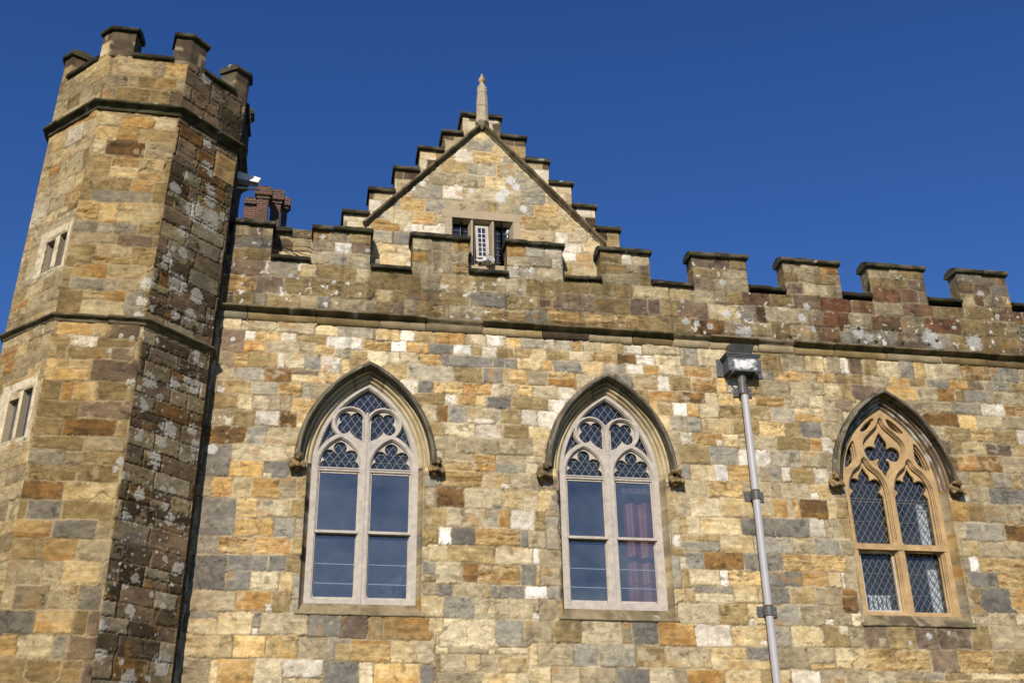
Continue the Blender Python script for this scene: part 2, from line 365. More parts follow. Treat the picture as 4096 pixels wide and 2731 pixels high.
so_ = t.nodes.new('ShaderNodeTexNoise'); so_.inputs['Scale'].default_value = 1.3; so_.inputs['Detail'].default_value = 6; t.links.new(tc.outputs['Object'], so_.inputs['Vector']); mp_ = t.nodes.new('ShaderNodeMapRange'); mp_.inputs['From Min'].default_value = .4; mp_.inputs['From Max'].default_value = .62; t.links.new(so_.outputs['Fac'], mp_.inputs['Value']); mx_ = t.nodes.new('ShaderNodeMixRGB'); mx_.inputs['Color2'].default_value = (*lin(84,70,50), 1); ml_ = t.nodes.new('ShaderNodeMath'); ml_.operation = 'MULTIPLY'; ml_.inputs[1].default_value = .65; t.links.new(mp_.outputs[0], ml_.inputs[0]); t.links.new(ml_.outputs[0], mx_.inputs['Fac']); t.links.new(br.outputs['Color'], mx_.inputs['Color1']); t.links.new(mx_.outputs[0], b.inputs['Base Color']); b.inputs['Roughness'].default_value = .9
M_brick = m
# ------------------------------------------------------------------ recorded stones (cm): x0,x1,z0,z1,kind
STONES = """-133,-110,818,829,t -110,-100,819,829,t -100,-63,818,830,n -62,-12,816,831,n -11,19,817,829,y 20,72,815,830,g 71,106,813,828,y 106,125,816,828,w 126,155,815,829,b 156,193,816,830,o -133,-106,785,817,p -105,-91,802,817,w -90,-57,802,817,s -55,-35,802,818,w -35,6,801,816,b 6,54,798,817,W 54,93,797,814,s 93,114,799,814,W 115,146,800,814,o 147,179,799,814,G -105,-75,787,801,o -75,-31,787,803,n -31,-10,786,804,n -10,16,790,802,s 16,38,785,798,g 38,60,784,798,b 60,105,780,799,t 105,134,783,798,t 134,163,782,798,y -134,-116,763,783,n -116,-96,764,782,o -96,-58,764,786,b -58,-48,764,785,w -48,-23,763,785,t -22,0,763,785,G 0,28,762,784,w 28,39,762,784,y 39,50,768,783,b 50,65,774,784,b 89,118,758,781,b 118,180,758,783,g -134,-111,744,762,n -111,-74,744,762,g -74,-38,744,763,B -39,6,745,762,y -38,-2,756,764,p 7,30,746,761,s 109,132,740,758,w 132,154,740,759,G 154,193,740,758,s -135,-126,724,743,n -126,-89,724,743,b -89,-55,724,744,g -55,-23,725,745,s -23,-11,724,744,g -11,14,723,745,n 129,169,723,740,b 169,186,724,739,w 186,193,723,739,o -136,-106,703,724,b -105,-86,701,724,y -86,-65,703,724,t -65,-48,702,724,n -48,-36,702,724,n -36,-6,701,723,o 142,160,699,722,n 161,175,699,723,B 175,193,699,723,g -135,-118,679,701,n -119,-110,690,702,n -110,-83,679,702,b -119,-110,680,690,w -81,-50,682,701,w -49,-27,682,701,B -27,-16,682,701,y 151,168,679,698,b 168,193,679,698,t -139,-90,654,678,B -90,-64,656,679,g -64,-42,656,679,t -42,-21,656,680,n 161,185,658,678,n 186,193,656,677,n -136,-108,610,654,G -107,-38,634,655,t -38,-28,644,656,y 169,193,645,656,n 172,193,635,645,s -108,-66,610,632,Y -66,-37,610,633,G -65,-56,611,618,t -135,-128,582,609,n -128,-101,584,609,o -101,-79,583,609,y -78,-43,583,610,O -42,-21,583,610,n -21,-4,584,610,b -135,-94,534,582,G -95,-68,557,582,s -68,-27,558,581,t -27,-5,558,582,b -95,-46,534,557,Y -46,-21,533,557,g -20,-6,535,557,n -135,-112,510,532,g -112,-69,511,532,s -68,-23,511,533,o -23,-7,511,533,b -136,-99,466,508,G -100,-49,490,509,G -49,-28,490,510,G -28,-7,489,510,b -99,-70,466,487,G -100,-90,479,487,b -69,-35,467,488,t -35,-18,466,490,y -18,-6,456,489,g -136,-86,439,464,n -85,-42,439,465,O -50,-42,439,450,W -42,-19,440,466,b -19,-5,440,456,g -135,-106,430,438,g -135,-106,412,429,y -105,-63,412,438,y -63,-55,421,438,g -54,-29,412,438,t -63,-56,412,421,W -28,4,412,438,n 4,44,411,437,G 45,76,409,437,p 76,96,409,435,b 96,153,409,435,o -136,-84,384,410,y -84,-45,384,411,Y -45,-8,385,411,Y -7,30,384,411,n 30,57,383,410,g 37,57,383,403,b 57,105,382,409,o 105,133,382,408,y 133,156,381,408,t -136,-108,354,384,n -108,-99,355,382,y -99,-56,355,383,O -56,-23,355,383,t -23,25,362,383,w -22,26,356,362,y 25,67,356,382,G 68,85,356,381,t 86,142,357,380,Y 142,154,357,379,G 156,199,815,830,O 199,228,816,830,t 228,253,817,831,w 253,278,817,830,o 278,311,817,832,g 311,326,818,831,g 327,352,817,831,g 352,363,816,830,O 363,394,817,832,n 395,407,818,832,y 147,179,799,814,G 180,206,800,815,W 206,221,800,815,b 221,242,800,815,w 242,266,799,815,b 266,291,800,816,b 291,314,801,815,y 316,346,801,816,b 348,378,801,816,t 379,406,802,817,s 134,163,782,798,o 165,236,781,799,G 236,253,783,800,G 253,269,783,798,G 271,306,783,799,y 306,321,784,798,o 322,364,784,801,g 364,395,785,800,y 395,405,786,801,t 119,180,758,782,g 181,220,759,781,b 221,251,760,782,G 251,259,760,782,b 260,285,760,782,s 285,312,760,783,n 314,336,774,783,o 336,354,775,783,s 314,354,761,774,O 354,375,762,783,n 132,153,740,758,G 154,195,740,757,s 195,234,741,757,o 234,243,741,756,w 243,267,741,758,n 268,293,742,759,s 293,319,741,760,t 319,328,740,759,n 328,349,743,760,w 187,212,723,740,o 212,226,724,740,y 227,261,722,740,G 261,290,724,742,b 291,312,723,740,b 313,333,722,741,w 160,174,699,723,B 175,200,699,724,g 200,235,707,724,t 235,249,708,722,g 249,275,700,722,b 275,298,699,722,w 298,322,699,723,w 200,208,699,706,y 208,234,699,707,w 151,169,679,699,b 169,210,678,699,t 211,250,679,699,w 250,285,680,700,b 285,310,680,699,y 157,185,657,679,n 186,210,656,678,n 210,244,656,679,n 244,268,656,679,n 268,290,656,679,n 290,302,656,678,y 161,168,644,656,g 168,210,646,655,n 168,201,635,645,s 210,239,632,654,o 239,280,632,655,n 280,299,635,655,t 168,209,631,640,s 209,239,632,642,o 239,280,631,645,g 280,297,631,646,t 141,165,607,618,g 167,221,608,630,s 221,256,608,630,y 246,256,608,615,w 257,287,608,630,n 287,296,608,630,n 150,160,581,605,n 160,197,580,607,B 197,245,580,607,t 236,246,580,586,G 246,276,580,606,y 276,295,580,608,t 295,313,580,604,y 313,320,581,602,g 142,152,555,580,b 153,174,554,579,b 174,225,554,579,t 226,241,555,578,g 241,259,555,579,O 259,289,554,579,w 290,306,554,579,b 306,318,572,580,n 306,318,527,572,g 143,163,531,554,b 163,180,530,553,W 180,211,530,554,G 211,270,531,554,s 271,282,531,553,G 282,305,530,554,n 151,176,507,530,y 176,238,507,531,b 238,286,508,530,t 287,296,507,530,W 296,318,481,527,n 141,150,509,523,n 142,160,490,507,g 142,160,481,490,b 160,194,480,507,t 194,215,481,507,B 215,270,481,507,s 271,290,480,507,G 290,296,480,507,y 147,163,465,480,n 164,180,464,479,G 181,224,464,480,n 224,231,464,479,b 231,245,463,480,G 245,274,462,479,G 275,306,463,479,W 305,317,463,479,g 146,170,436,463,y 171,210,436,463,g 210,237,437,464,t 237,256,437,464,t 256,293,438,462,n 294,312,436,463,n 284,294,429,446,W 152,170,422,435,y 170,236,406,436,t 236,272,407,436,g 273,311,408,436,n 370,395,818,832,n 395,427,818,831,y 427,454,818,832,w 455,512,818,834,t 512,538,804,834,g 539,579,804,835,t 368,378,801,815,t 379,415,801,817,s 416,444,802,818,B 445,473,802,818,w 473,512,803,820,t 395,429,784,800,g 429,455,785,802,w 455,479,787,801,o 479,516,787,802,t 516,557,787,803,o 558,580,790,805,t 410,440,766,786,g 440,475,763,786,b 475,493,763,786,W 493,526,764,786,b 526,563,764,787,s 563,579,765,787,Y 579,597,765,786,w 633,669,805,834,b 669,704,806,836,n 705,742,805,836,y 742,761,805,834,n 635,653,789,804,G 653,692,790,805,o 692,720,791,806,y 720,758,791,806,o 610,634,766,786,b 634,675,766,787,n 675,713,766,788,t 713,755,769,789,n 439,460,745,762,b 460,502,746,763,o 503,544,746,764,B 544,563,746,764,t 563,587,746,765,Y 588,622,747,759,y 622,665,747,764,s 665,703,747,767,n 704,742,750,766,t 462,472,725,745,o 473,495,725,745,b 495,515,725,745,W 516,535,725,745,O 535,561,725,747,t 562,597,725,745,b 607,641,725,746,b 642,678,725,746,g 679,702,738,746,y 703,722,738,748,t 679,723,726,739,o 723,748,729,749,n 473,489,702,724,y 489,514,701,725,g 514,536,702,725,g 536,583,702,724,y 582,621,702,725,b 621,661,703,725,s 660,685,703,725,b 685,717,702,726,G 718,745,704,728,n 486,503,682,702,n 503,519,682,701,w 520,566,682,701,s 564,596,682,702,y 554,565,682,692,w 588,644,681,701,n 644,696,682,702,b 696,714,682,701,o 714,725,682,703,w 491,498,656,681,n 498,541,656,681,b 542,585,656,682,g 585,633,656,680,W 634,677,656,681,g 678,706,658,681,n 706,720,658,682,n 504,512,632,654,g 512,548,632,654,y 548,568,632,655,W 568,599,633,655,o 599,614,634,655,t 614,646,634,656,g 647,661,635,656,w 661,694,634,656,b 695,713,633,656,w 503,536,610,631,n 536,587,608,631,s 587,626,610,631,n 626,645,610,632,n 645,686,611,633,n 686,711,612,632,y 686,697,611,620,w 698,713,611,622,Y 485,508,580,616,n 476,485,597,613,b 508,552,580,608,t 552,599,580,608,y 599,627,582,609,t 627,649,582,609,O 650,658,582,609,n 658,667,582,609,o 667,709,584,610,B 709,720,583,610,y 721,734,587,610,b 474,486,577,596,b 484,491,554,578,n 492,500,554,579,s 500,519,554,579,t 520,578,555,579,y 578,626,556,581,G 627,679,556,582,G 679,702,556,582,w 702,726,556,582,n 726,738,556,581,b 484,489,536,554,W 490,546,545,554,b 489,545,532,545,g 546,594,532,555,y 594,650,532,556,g 651,682,533,556,n 682,719,533,556,g 719,736,533,555,n 477,494,524,536,b 486,495,508,524,w 496,520,507,530,G 520,577,508,531,B 577,633,508,531,G 634,674,508,532,s 674,726,509,532,s 726,737,511,532,n 475,487,481,524,g 487,498,482,507,b 498,541,486,507,t 541,553,486,507,W 553,600,486,507,s 600,659,487,508,G 659,695,488,508,o 695,715,488,507,y 715,720,488,507,W 720,734,488,507,n 477,492,465,481,y 492,505,465,481,n 506,558,476,486,g 504,557,463,476,t 558,592,464,486,y 592,599,465,486,n 599,638,464,486,G 638,673,463,486,b 674,710,464,487,n 711,727,478,487,B 710,726,456,477,B 483,532,435,462,t 533,575,435,462,b 575,598,436,462,y 575,584,435,444,w 609,626,436,463,g 311,348,408,436,b 348,400,408,436,t 400,415,409,435,n 415,450,407,435,G 450,498,406,435,O 499,549,406,434,w 550,599,407,435,y 587,598,407,416,w 606,624,407,433,g 285,290,380,408,y 290,337,380,407,n 337,368,380,407,g 368,417,379,407,g 418,458,379,407,b 459,518,379,405,n 518,568,378,406,y 569,597,390,406,G 568,596,379,390,y 608,626,379,407,n 284,307,358,379,y 307,344,358,379,n 344,392,359,378,n 392,434,359,378,G 434,466,360,378,t 466,485,360,377,n 485,536,360,378,O 536,585,361,377,y 585,598,361,377,b 611,647,436,462,g 648,694,436,464,n 694,721,436,463,n 683,696,436,445,w 711,729,454,478,B 713,729,478,488,B 721,730,437,452,t 609,632,407,434,g 632,679,408,434,y 679,715,408,435,b 702,715,426,436,w 716,738,409,435,n 738,770,408,435,p 758,768,411,421,y 770,810,407,436,b 810,841,407,436,p 842,891,408,435,p 892,922,409,436,b 922,970,409,436,n 610,652,380,406,n 653,692,388,407,n 653,692,380,388,o 691,734,380,407,y 734,778,379,407,s 778,827,380,406,s 827,867,379,406,p 867,920,379,407,s 920,971,379,407,b 608,625,361,379,y 626,666,362,378,w 667,701,362,379,n 701,734,362,379,n 734,774,362,378,t 774,814,367,378,n 814,842,368,377,g 843,883,366,376,b 883,959,367,377,y 773,957,364,368,b 735,741,807,832,y 740,762,806,835,n 761,777,805,835,w 774,798,807,836,p 798,821,807,837,b 821,857,808,836,t 857,881,806,838,G 880,899,807,836,Y 899,919,807,837,t 919,959,807,839,n 959,1009,808,839,s 1008,1054,809,840,g 1055,1074,810,840,n 732,751,790,806,o 752,794,790,805,b 794,837,792,806,n 837,868,791,806,o 868,896,792,805,b 897,934,792,807,g 934,965,792,808,o 967,992,792,808,p 992,1036,792,808,g 1036,1068,793,809,b 729,756,768,789,y 756,772,767,789,b 772,805,771,790,p 834,879,769,791,Y 879,913,770,791,n 913,940,772,791,B 939,955,772,791,b 956,1007,770,792,g 1007,1052,770,792,n 726,743,752,766,n 743,766,752,765,p 853,900,752,769,n 900,932,753,770,n 933,979,752,771,g 979,1017,751,771,w 1017,1036,753,770,s 1036,1059,752,770,s 885,938,731,752,B 938,967,730,753,Y 968,1011,731,752,n 1011,1054,732,752,n 890,912,710,730,n 912,954,710,730,b 954,989,710,730,s 990,1030,709,731,b 1030,1049,709,731,w 901,917,688,709,p 916,937,688,708,b 937,973,689,707,y 973,1014,690,707,p 1015,1044,689,707,b 908,924,662,687,B 924,956,663,686,o 955,994,663,687,B 994,1038,662,686,n 914,938,640,662,n 938,973,638,661,b 973,1003,638,661,g 1004,1032,638,661,b 920,962,615,640,n 918,930,615,623,w 962,1019,614,637,G 898,924,586,615,O 923,953,586,614,b 953,982,586,614,n 982,1020,585,614,n 901,917,560,586,n 915,976,559,586,g 976,1014,560,585,B 903,932,536,558,y 931,1008,534,559,n 910,925,514,536,W 925,1003,514,536,s 895,904,536,560,n 893,911,515,535,g 903,952,493,515,G 950,997,493,514,s 893,905,493,514,b 903,919,474,493,b 918,966,464,493,G 964,991,465,492,o 890,903,474,492,n 897,918,458,465,n -132,-111,964,981,n -111,-93,965,981,p -93,-80,966,982,n -132,-81,946,964,G -133,-116,926,944,b -116,-82,927,945,b -134,-80,902,926,p -80,-39,904,926,g -38,-14,905,925,y -14,40,902,927,b 41,68,902,925,y -133,-97,875,901,o -96,-59,877,904,p -58,-22,876,905,b -22,30,876,904,b 30,63,877,903,b -133,-123,852,874,p -123,-96,852,877,b -96,-81,854,875,g -80,-34,853,877,y -34,-12,855,876,y -11,7,856,877,g 8,66,854,877,n -23,0,966,985,o 0,26,965,985,n 27,61,965,984,b -23,8,948,967,n 9,32,947,965,W 33,61,947,965,p -24,1,928,948,t 2,28,927,947,g 29,60,926,948,t 118,149,962,981,t 149,177,964,984,n 178,200,967,983,O 119,144,944,962,O 144,202,948,963,n 118,153,928,942,t 154,178,926,947,n 178,202,930,945,s 258,285,964,982,o 286,316,966,983,w 316,343,967,985,w 259,291,947,964,t 292,325,948,964,g 325,343,948,964,w 260,302,930,947,w 302,342,927,948,t 400,433,965,982,b 433,450,965,982,w 450,477,967,982,t 400,440,946,965,b 440,459,950,964,n 459,478,949,965,p 400,434,930,946,n 435,458,931,948,n 458,477,931,948,b 60,132,899,925,b 133,161,901,926,n 161,209,904,928,y 210,242,907,927,b 242,285,903,926,t 286,344,904,928,b 344,380,907,928,b 382,399,907,928,b 399,447,907,929,b 448,504,909,931,y 504,539,910,933,y 331,386,877,909,p 388,411,879,908,p 258,299,876,895,b 203,257,875,899,g 154,202,876,893,b 115,127,852,875,n 127,168,852,876,b 168,174,853,877,n 174,221,853,877,n 221,284,854,877,s 285,315,853,878,g 316,330,854,876,n 319,369,852,880,s 371,409,854,880,s 387,440,880,906,b 441,489,881,908,p 488,513,882,907,b 514,562,882,908,p 562,613,882,910,y 613,639,882,909,g 639,654,882,909,r 653,711,885,910,b 711,746,882,913,g 746,772,883,910,R 372,421,854,879,s 422,465,854,880,s 466,508,855,882,b 508,535,856,880,b 535,584,857,882,p 584,626,856,881,b 626,660,858,883,w 659,691,860,879,b 691,734,859,882,t 734,768,856,882,p 541,605,968,987,p 605,631,970,988,b 541,589,951,968,b 590,630,953,969,t 540,577,932,952,p 577,629,933,952,n 539,575,909,932,n 575,594,910,932,n 594,618,910,931,b 619,662,912,932,r 663,700,911,934,b 700,744,911,934,p 690,720,973,991,n 721,750,974,990,n 752,781,974,992,o 689,714,954,971,b 714,739,956,972,n 738,781,955,973,b 689,719,936,955,p 720,760,936,955,t 759,780,935,955,n 831,867,975,993,n 868,885,975,993,n 886,926,975,992,b 833,850,957,976,b 850,895,957,977,b 896,927,959,976,p 836,880,932,957,R 881,911,935,958,r 911,927,935,956,p 983,1027,976,995,g 1029,1070,975,994,p 985,1011,958,977,p 1010,1037,957,978,p 1038,1072,958,976,g 986,1005,938,958,y 1006,1022,940,958,r 1022,1056,939,957,n 1057,1073,938,958,o 743,794,908,932,R 794,834,908,929,r 834,880,909,931,n 879,931,911,933,r 932,985,912,936,b 986,1040,912,937,b 1041,1079,914,936,r 469,488,885,908,p 488,516,882,907,b 515,561,882,907,p 562,611,881,909,y 611,638,881,909,g 638,654,883,910,r 653,712,885,911,t 711,745,882,910,n 746,786,882,909,R 787,824,883,909,t 823,875,881,908,r 875,914,884,910,n 914,972,885,912,R 973,1015,884,913,b 1014,1067,886,911,b 535,585,856,881,B 585,624,859,881,n 625,660,859,883,y 660,690,858,881,b 690,734,860,881,y 733,770,858,881,r 770,818,860,880,g 818,864,860,882,g 864,906,861,881,p 906,954,860,882,g 954,1007,862,884,b 1006,1061,861,885,b"""
TSTONES = """-310,-264,1145,1171,y -263,-247,1145,1170,n -247,-210,1145,1171,Y -316,-293,1120,1141,n -293,-280,1123,1142,n -280,-257,1123,1143,b -256,-230,1124,1145,o -230,-220,1123,1145,t -317,-305,1096,1120,n -305,-262,1098,1122,b -261,-237,1094,1122,b -236,-212,1097,1123,p -320,-295,1059,1073,y -287,-250,1059,1072,O -249,-226,1060,1075,t -317,-295,1036,1059,y -293,-267,1036,1058,O -266,-225,1036,1060,b -317,-305,1012,1036,t -305,-255,1014,1037,B -254,-217,1014,1039,n -319,-294,978,1011,b -294,-262,996,1009,s -294,-258,977,996,y -259,-225,993,1008,y -257,-225,977,993,o -226,-211,979,1013,b -324,-310,941,974,b -311,-265,958,976,b -264,-234,961,978,o -311,-235,941,958,g -235,-218,945,977,b -322,-297,912,941,s -298,-275,910,941,Y -275,-225,909,943,y -326,-296,893,910,g -295,-276,894,909,g -276,-247,894,911,g -246,-217,895,912,b -324,-270,878,894,n -269,-226,877,896,p -226,-215,877,895,b -324,-292,848,875,b -293,-274,861,875,y -274,-246,862,876,y -295,-247,850,862,s -248,-220,853,878,b -309,-274,829,848,O -274,-233,831,850,y -310,-262,811,829,g -260,-237,813,831,n -328,-296,779,810,b -297,-272,799,811,y -272,-248,797,812,O -297,-246,780,798,t -246,-228,782,812,g -315,-280,751,766,Y -279,-260,750,766,y -259,-229,748,768,p -327,-303,717,746,b -303,-272,735,747,w -271,-231,735,746,b -304,-253,717,734,b -253,-229,719,735,p -329,-311,691,717,Y -311,-299,705,715,o -298,-274,704,716,y -312,-274,689,704,Y -273,-211,690,719,p -330,-303,664,687,b -303,-289,664,687,O -288,-263,665,688,Y -262,-232,666,689,b -330,-280,639,661,b -279,-218,643,663,p -330,-294,619,640,b -292,-234,619,641,B -233,-222,621,641,b -332,-323,599,616,b -323,-268,600,616,b -266,-223,602,618,n -330,-286,584,602,g -285,-267,584,601,n -266,-220,585,601,b -332,-321,563,583,y -321,-269,564,582,b -268,-226,565,584,b -333,-282,542,563,B -280,-226,541,563,y -346,-316,517,538,b -316,-279,518,541,G -278,-225,518,540,b -332,-285,497,516,o -285,-239,497,517,G -239,-224,497,516,n -342,-325,474,494,b -325,-292,472,495,b -292,-256,472,496,o -255,-217,473,495,t -334,-317,444,470,n -317,-288,445,471,t -288,-266,446,470,t -266,-232,446,471,y -334,-314,418,442,t -314,-278,416,442,n -277,-245,417,443,t -245,-226,418,443,g -325,-286,391,416,G -286,-247,392,416,Y -246,-233,392,416,b -232,-222,387,415,p -315,-301,364,390,o -301,-264,364,389,t -264,-250,364,390,g -249,-220,364,390,p -317,-288,338,363,b -288,-253,345,362,b -252,-231,340,362,b -231,-191,339,361,p"""
def parse(s):
    o = []
    for t in s.split():
        a, b, c, d, k = t.split(','); o.append((int(a)/100, int(b)/100, int(c)/100, int(d)/100, k))
    return o
WALLST = parse(STONES); TOWST = parse(TSTONES)

# ------------------------------------------------------------------ the setting
gm = mat('dark_turf', (.055,.065,.03), rough=.95, noise=.3, nscale=3)
g = MB(); g.box(-600, 600, -600, 600, -.2, 0); go = g.build('ground', gm); tag(go, kind='structure')

# ------------------------------------------------------------------ hall
hall = empty('stone_hall', (4.5, 0, 0), 'long sandstone hall range with battlements, stepped gable and three arched windows', 'building')
WCX = (.655, 3.995, 8.186)                              # window centre lines
WIN = [dict(cx=.655, half=.705, rise=1.195, spring=6.35, off=0), dict(cx=3.995, half=.705, rise=1.195, spring=6.38, off=.03), dict(cx=8.186, half=.735, rise=1.25, spring=6.33, off=0)]
MERL = [(-1.336,-.80,9.93), (-.221,.59,9.93), (1.189,2.004,9.94), (2.583,3.42,9.94), (4.0,4.76,9.945), (5.43,6.30,9.98), (6.90,7.81,10.0), (8.31,9.25,10.03), (9.83,10.69,10.05), (11.32,12.15,10.06), (12.78,13.6,10.07)]
CREN = [(-.80,-.24,9.395), (.60,1.18,9.36), (2.01,2.60,9.405), (3.42,4.0,9.41), (4.77,5.42,9.43), (6.30,6.89,9.46), (7.81,8.30,9.465), (9.25,9.82,9.49), (10.69,11.31,9.50), (12.15,12.78,9.50)]

def arch_in(U, V, wd, o, jamb):
    R_ = (wd['half']**2+wd['rise']**2)/(2*wd['half']); c = R_-wd['half']; u = np.abs(U-wd['cx'])
    ina = (V >= wd['spring']) & ((u+c)**2+(V-wd['spring'])**2 < (R_+o)**2)
    inj = (V < wd['spring']) & (V > 4.40) & (u < wd['half']+jamb)
    return ina | inj

ST = .011
rs = np.random.RandomState(3)
base = courses(-1.7, 13.7, 3.1, 8.5, 'ytgbnotsgGnyp', rs)+courses(-1.7, 13.7, 8.5, 10.1, 'bpnbgryp', rs)
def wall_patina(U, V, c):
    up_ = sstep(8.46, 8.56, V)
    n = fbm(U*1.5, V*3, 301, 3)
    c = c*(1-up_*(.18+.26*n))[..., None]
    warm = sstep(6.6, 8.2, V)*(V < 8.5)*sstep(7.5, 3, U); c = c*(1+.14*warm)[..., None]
    # old water runs below the string course and sills
    s_ = np.zeros_like(U)
    for wd in WIN:
        s_ = np.maximum(s_, sstep(1.05, .6, np.abs(U-wd['cx']))*sstep(3.7, 4.35, V)*(V < 4.5))
    c = c*(1-.42*s_*fbm(U*6, V*1.2, 305, 3))[..., None]
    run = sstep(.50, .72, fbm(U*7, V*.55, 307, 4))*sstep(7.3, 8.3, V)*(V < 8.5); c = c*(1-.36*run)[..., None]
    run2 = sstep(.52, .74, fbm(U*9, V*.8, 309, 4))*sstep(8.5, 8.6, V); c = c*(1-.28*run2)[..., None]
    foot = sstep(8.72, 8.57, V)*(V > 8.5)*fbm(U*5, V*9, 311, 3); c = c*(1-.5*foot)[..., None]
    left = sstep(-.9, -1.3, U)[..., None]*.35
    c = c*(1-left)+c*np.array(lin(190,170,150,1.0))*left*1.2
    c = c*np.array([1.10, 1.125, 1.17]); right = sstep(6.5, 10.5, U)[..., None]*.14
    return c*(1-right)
lich = [(-.5,9.05,.03),(.1,9.0,.03),(5.25,8.75,.055),(5.42,8.72,.05),(5.62,8.70,.05),(6.15,8.62,.12),(5.9,8.93,.07),(7.1,8.95,.06),(7.25,8.77,.05),(7.2,9.15,.05),(8.0,8.78,.09),(8.15,8.70,.06),(9.15,8.75,.13),(9.25,8.65,.09),(9.9,8.72,.12),(9.6,8.95,.04),(10.4,9.2,.05),(5.9,9.45,.05),(10.2,9.6,.05),(3.9,9.4,.03),(2.15,8.55,.05),(.48,9.3,.03),(.55,9.55,.03),(-.1,9.72,.04),(-1.2,8.02,.03),(-1.29,7.28,.045),(-1.33,6.45,.07),(-1.27,6.9,.02),(-1.2,6.9,.02),(3.25,7.3,.03),(3.32,7.35,.035),(8.6,4.3,.03),(8.3,4.25,.04),(8.0,4.15,.03)]
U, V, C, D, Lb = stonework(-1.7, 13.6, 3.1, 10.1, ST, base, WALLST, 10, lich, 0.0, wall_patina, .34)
# scattered small lichen on the parapet only
l2 = sstep(.70, .75, fbm(U*13, V*13, 401, 4))*sstep(8.5, 8.6, V)*sstep(.35,.6,fbm(U*.8+3,V*.8,405,2)+.12*(U>5))
C = C*(1-.8*l2[..., None])+LICH*.8*l2[..., None]
P = np.stack([U, -D, V], -1)
nv, nu = U.shape
Uc = U[:-1, :-1]+ST/2; Vc = V[:-1, :-1]+ST/2
fm = np.ones((nv-1, nu-1), bool)
for wd in WIN: fm &= ~arch_in(Uc, Vc, wd, .16, .050)
topz = np.full(nu-1, 9.31); uu = Uc[0]
for (a, b, z) in CREN: topz[(uu > a) & (uu < b)] = z-.09
wallm = fm & (Vc < np.minimum(topz[None, :], 9.31+.0*Uc)) & ~((Vc > topz[None, :]))
for (a, b, z) in MERL: wallm[:, (uu >= a) & (uu <= b)] &= True
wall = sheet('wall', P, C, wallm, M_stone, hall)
for i, (a, b, z) in enumerate(MERL):
    ss = fm & (Vc >= 9.31-.0) & (Vc < z-.10) & (Uc >= a) & (Uc <= b)
    # strip between crenel sill height and merlon foot belongs to the merlon
    mo = sheet('merlon', P, C, ss, M_stone, hall)
    # sides and back
    mb = MB(); sd = 500+i*7
    zs = np.arange(9.2, z-.08, .025); ys = np.linspace(.0, .24, 10); xs = np.arange(a, b+.001, .03)
    for x_, flip in ((a, 1), (b, 0)):
        Yg, Zg = np.meshgrid(ys, zs); Xg = x_+(fbm(Yg*12, Zg*12, sd, 2)-.5)*.012*(Yg > .01)
        Pg = np.stack([Xg, Yg, Zg], -1); Cg = block_colour(Yg+x_, Zg, 'bnpbe', sd, .19, .3)*.85
        mb.grid(Pg if not flip else Pg[:, ::-1], Cg if not flip else Cg[:, ::-1])
    Xg, Zg = np.meshgrid(xs, zs); mb.grid(np.stack([Xg, Xg*0+.24, Zg], -1)[:, ::-1], block_colour(Xg, Zg, 'bnpg', sd, .19, .4)[:, ::-1])
    tmp = mb.build('merlon_side', M_stone, hall)
    # join sides into the merlon mesh
    import bmesh
    bm = bmesh.new(); bm.from_mesh(mo.data); bm.from_mesh(tmp.data); bm.to_mesh(mo.data); bm.free()
    bpy.data.objects.remove(tmp)
    # coping
    mb = MB()
    t_ = z
    prof = [(.0,t_-.115),(-.045,t_-.115),(-.062,t_-.09),(-.058,t_-.055),(-.035,t_-.035),(.0,t_-.022),(.12,t_+.02),(.25,t_-.01),(.29,t_-.04),(.29,t_-.10),(.24,t_-.115)]
    xx = a-.035; br_ = [xx]
    while xx < b-.1: xx += random.uniform(.3, .55); br_.append(min(xx, b+.035))
    br_[-1] = b+.035
    for k in range(len(br_)-1):
        dz = random.uniform(-.006, .006)
        extrude_x(mb, [(p[0]+random.uniform(-.003,.003), p[1]+dz) for p in prof], br_[k]+.002, br_[k+1]-.002, lambda u_, v_, s=sd+k: grime(u_, v_, s, amt=.30 if i < 5 else .5), sd+k, amp=.008)
    mb.build('coping', M_trim, mo, True)
for i, (a, b, z) in enumerate(CREN):
    mb = MB()
    prof = [(.0,z-.11),(-.05,z-.108),(-.066,z-.085),(-.060,z-.05),(-.03,z-.03),(.02,z-.015),(.14,z+.015),(.29,z-.01),(.29,z-.11)]
    mid = a+(b-a)*random.uniform(.35,.65)
    for (p0, p1, s) in ((a+.004, mid, 1), (mid+.004, b-.004, 2)):
        dz = random.uniform(-.008, .008)
        extrude_x(mb, [(p[0], p[1]+dz) for p in prof], p0, p1, lambda u_, v_, s=600+i*5+s: grime(u_, v_, s, amt=.18), 600+i*5+s, amp=.009)
    mb.build('crenel_coping', M_trim, hall, True)

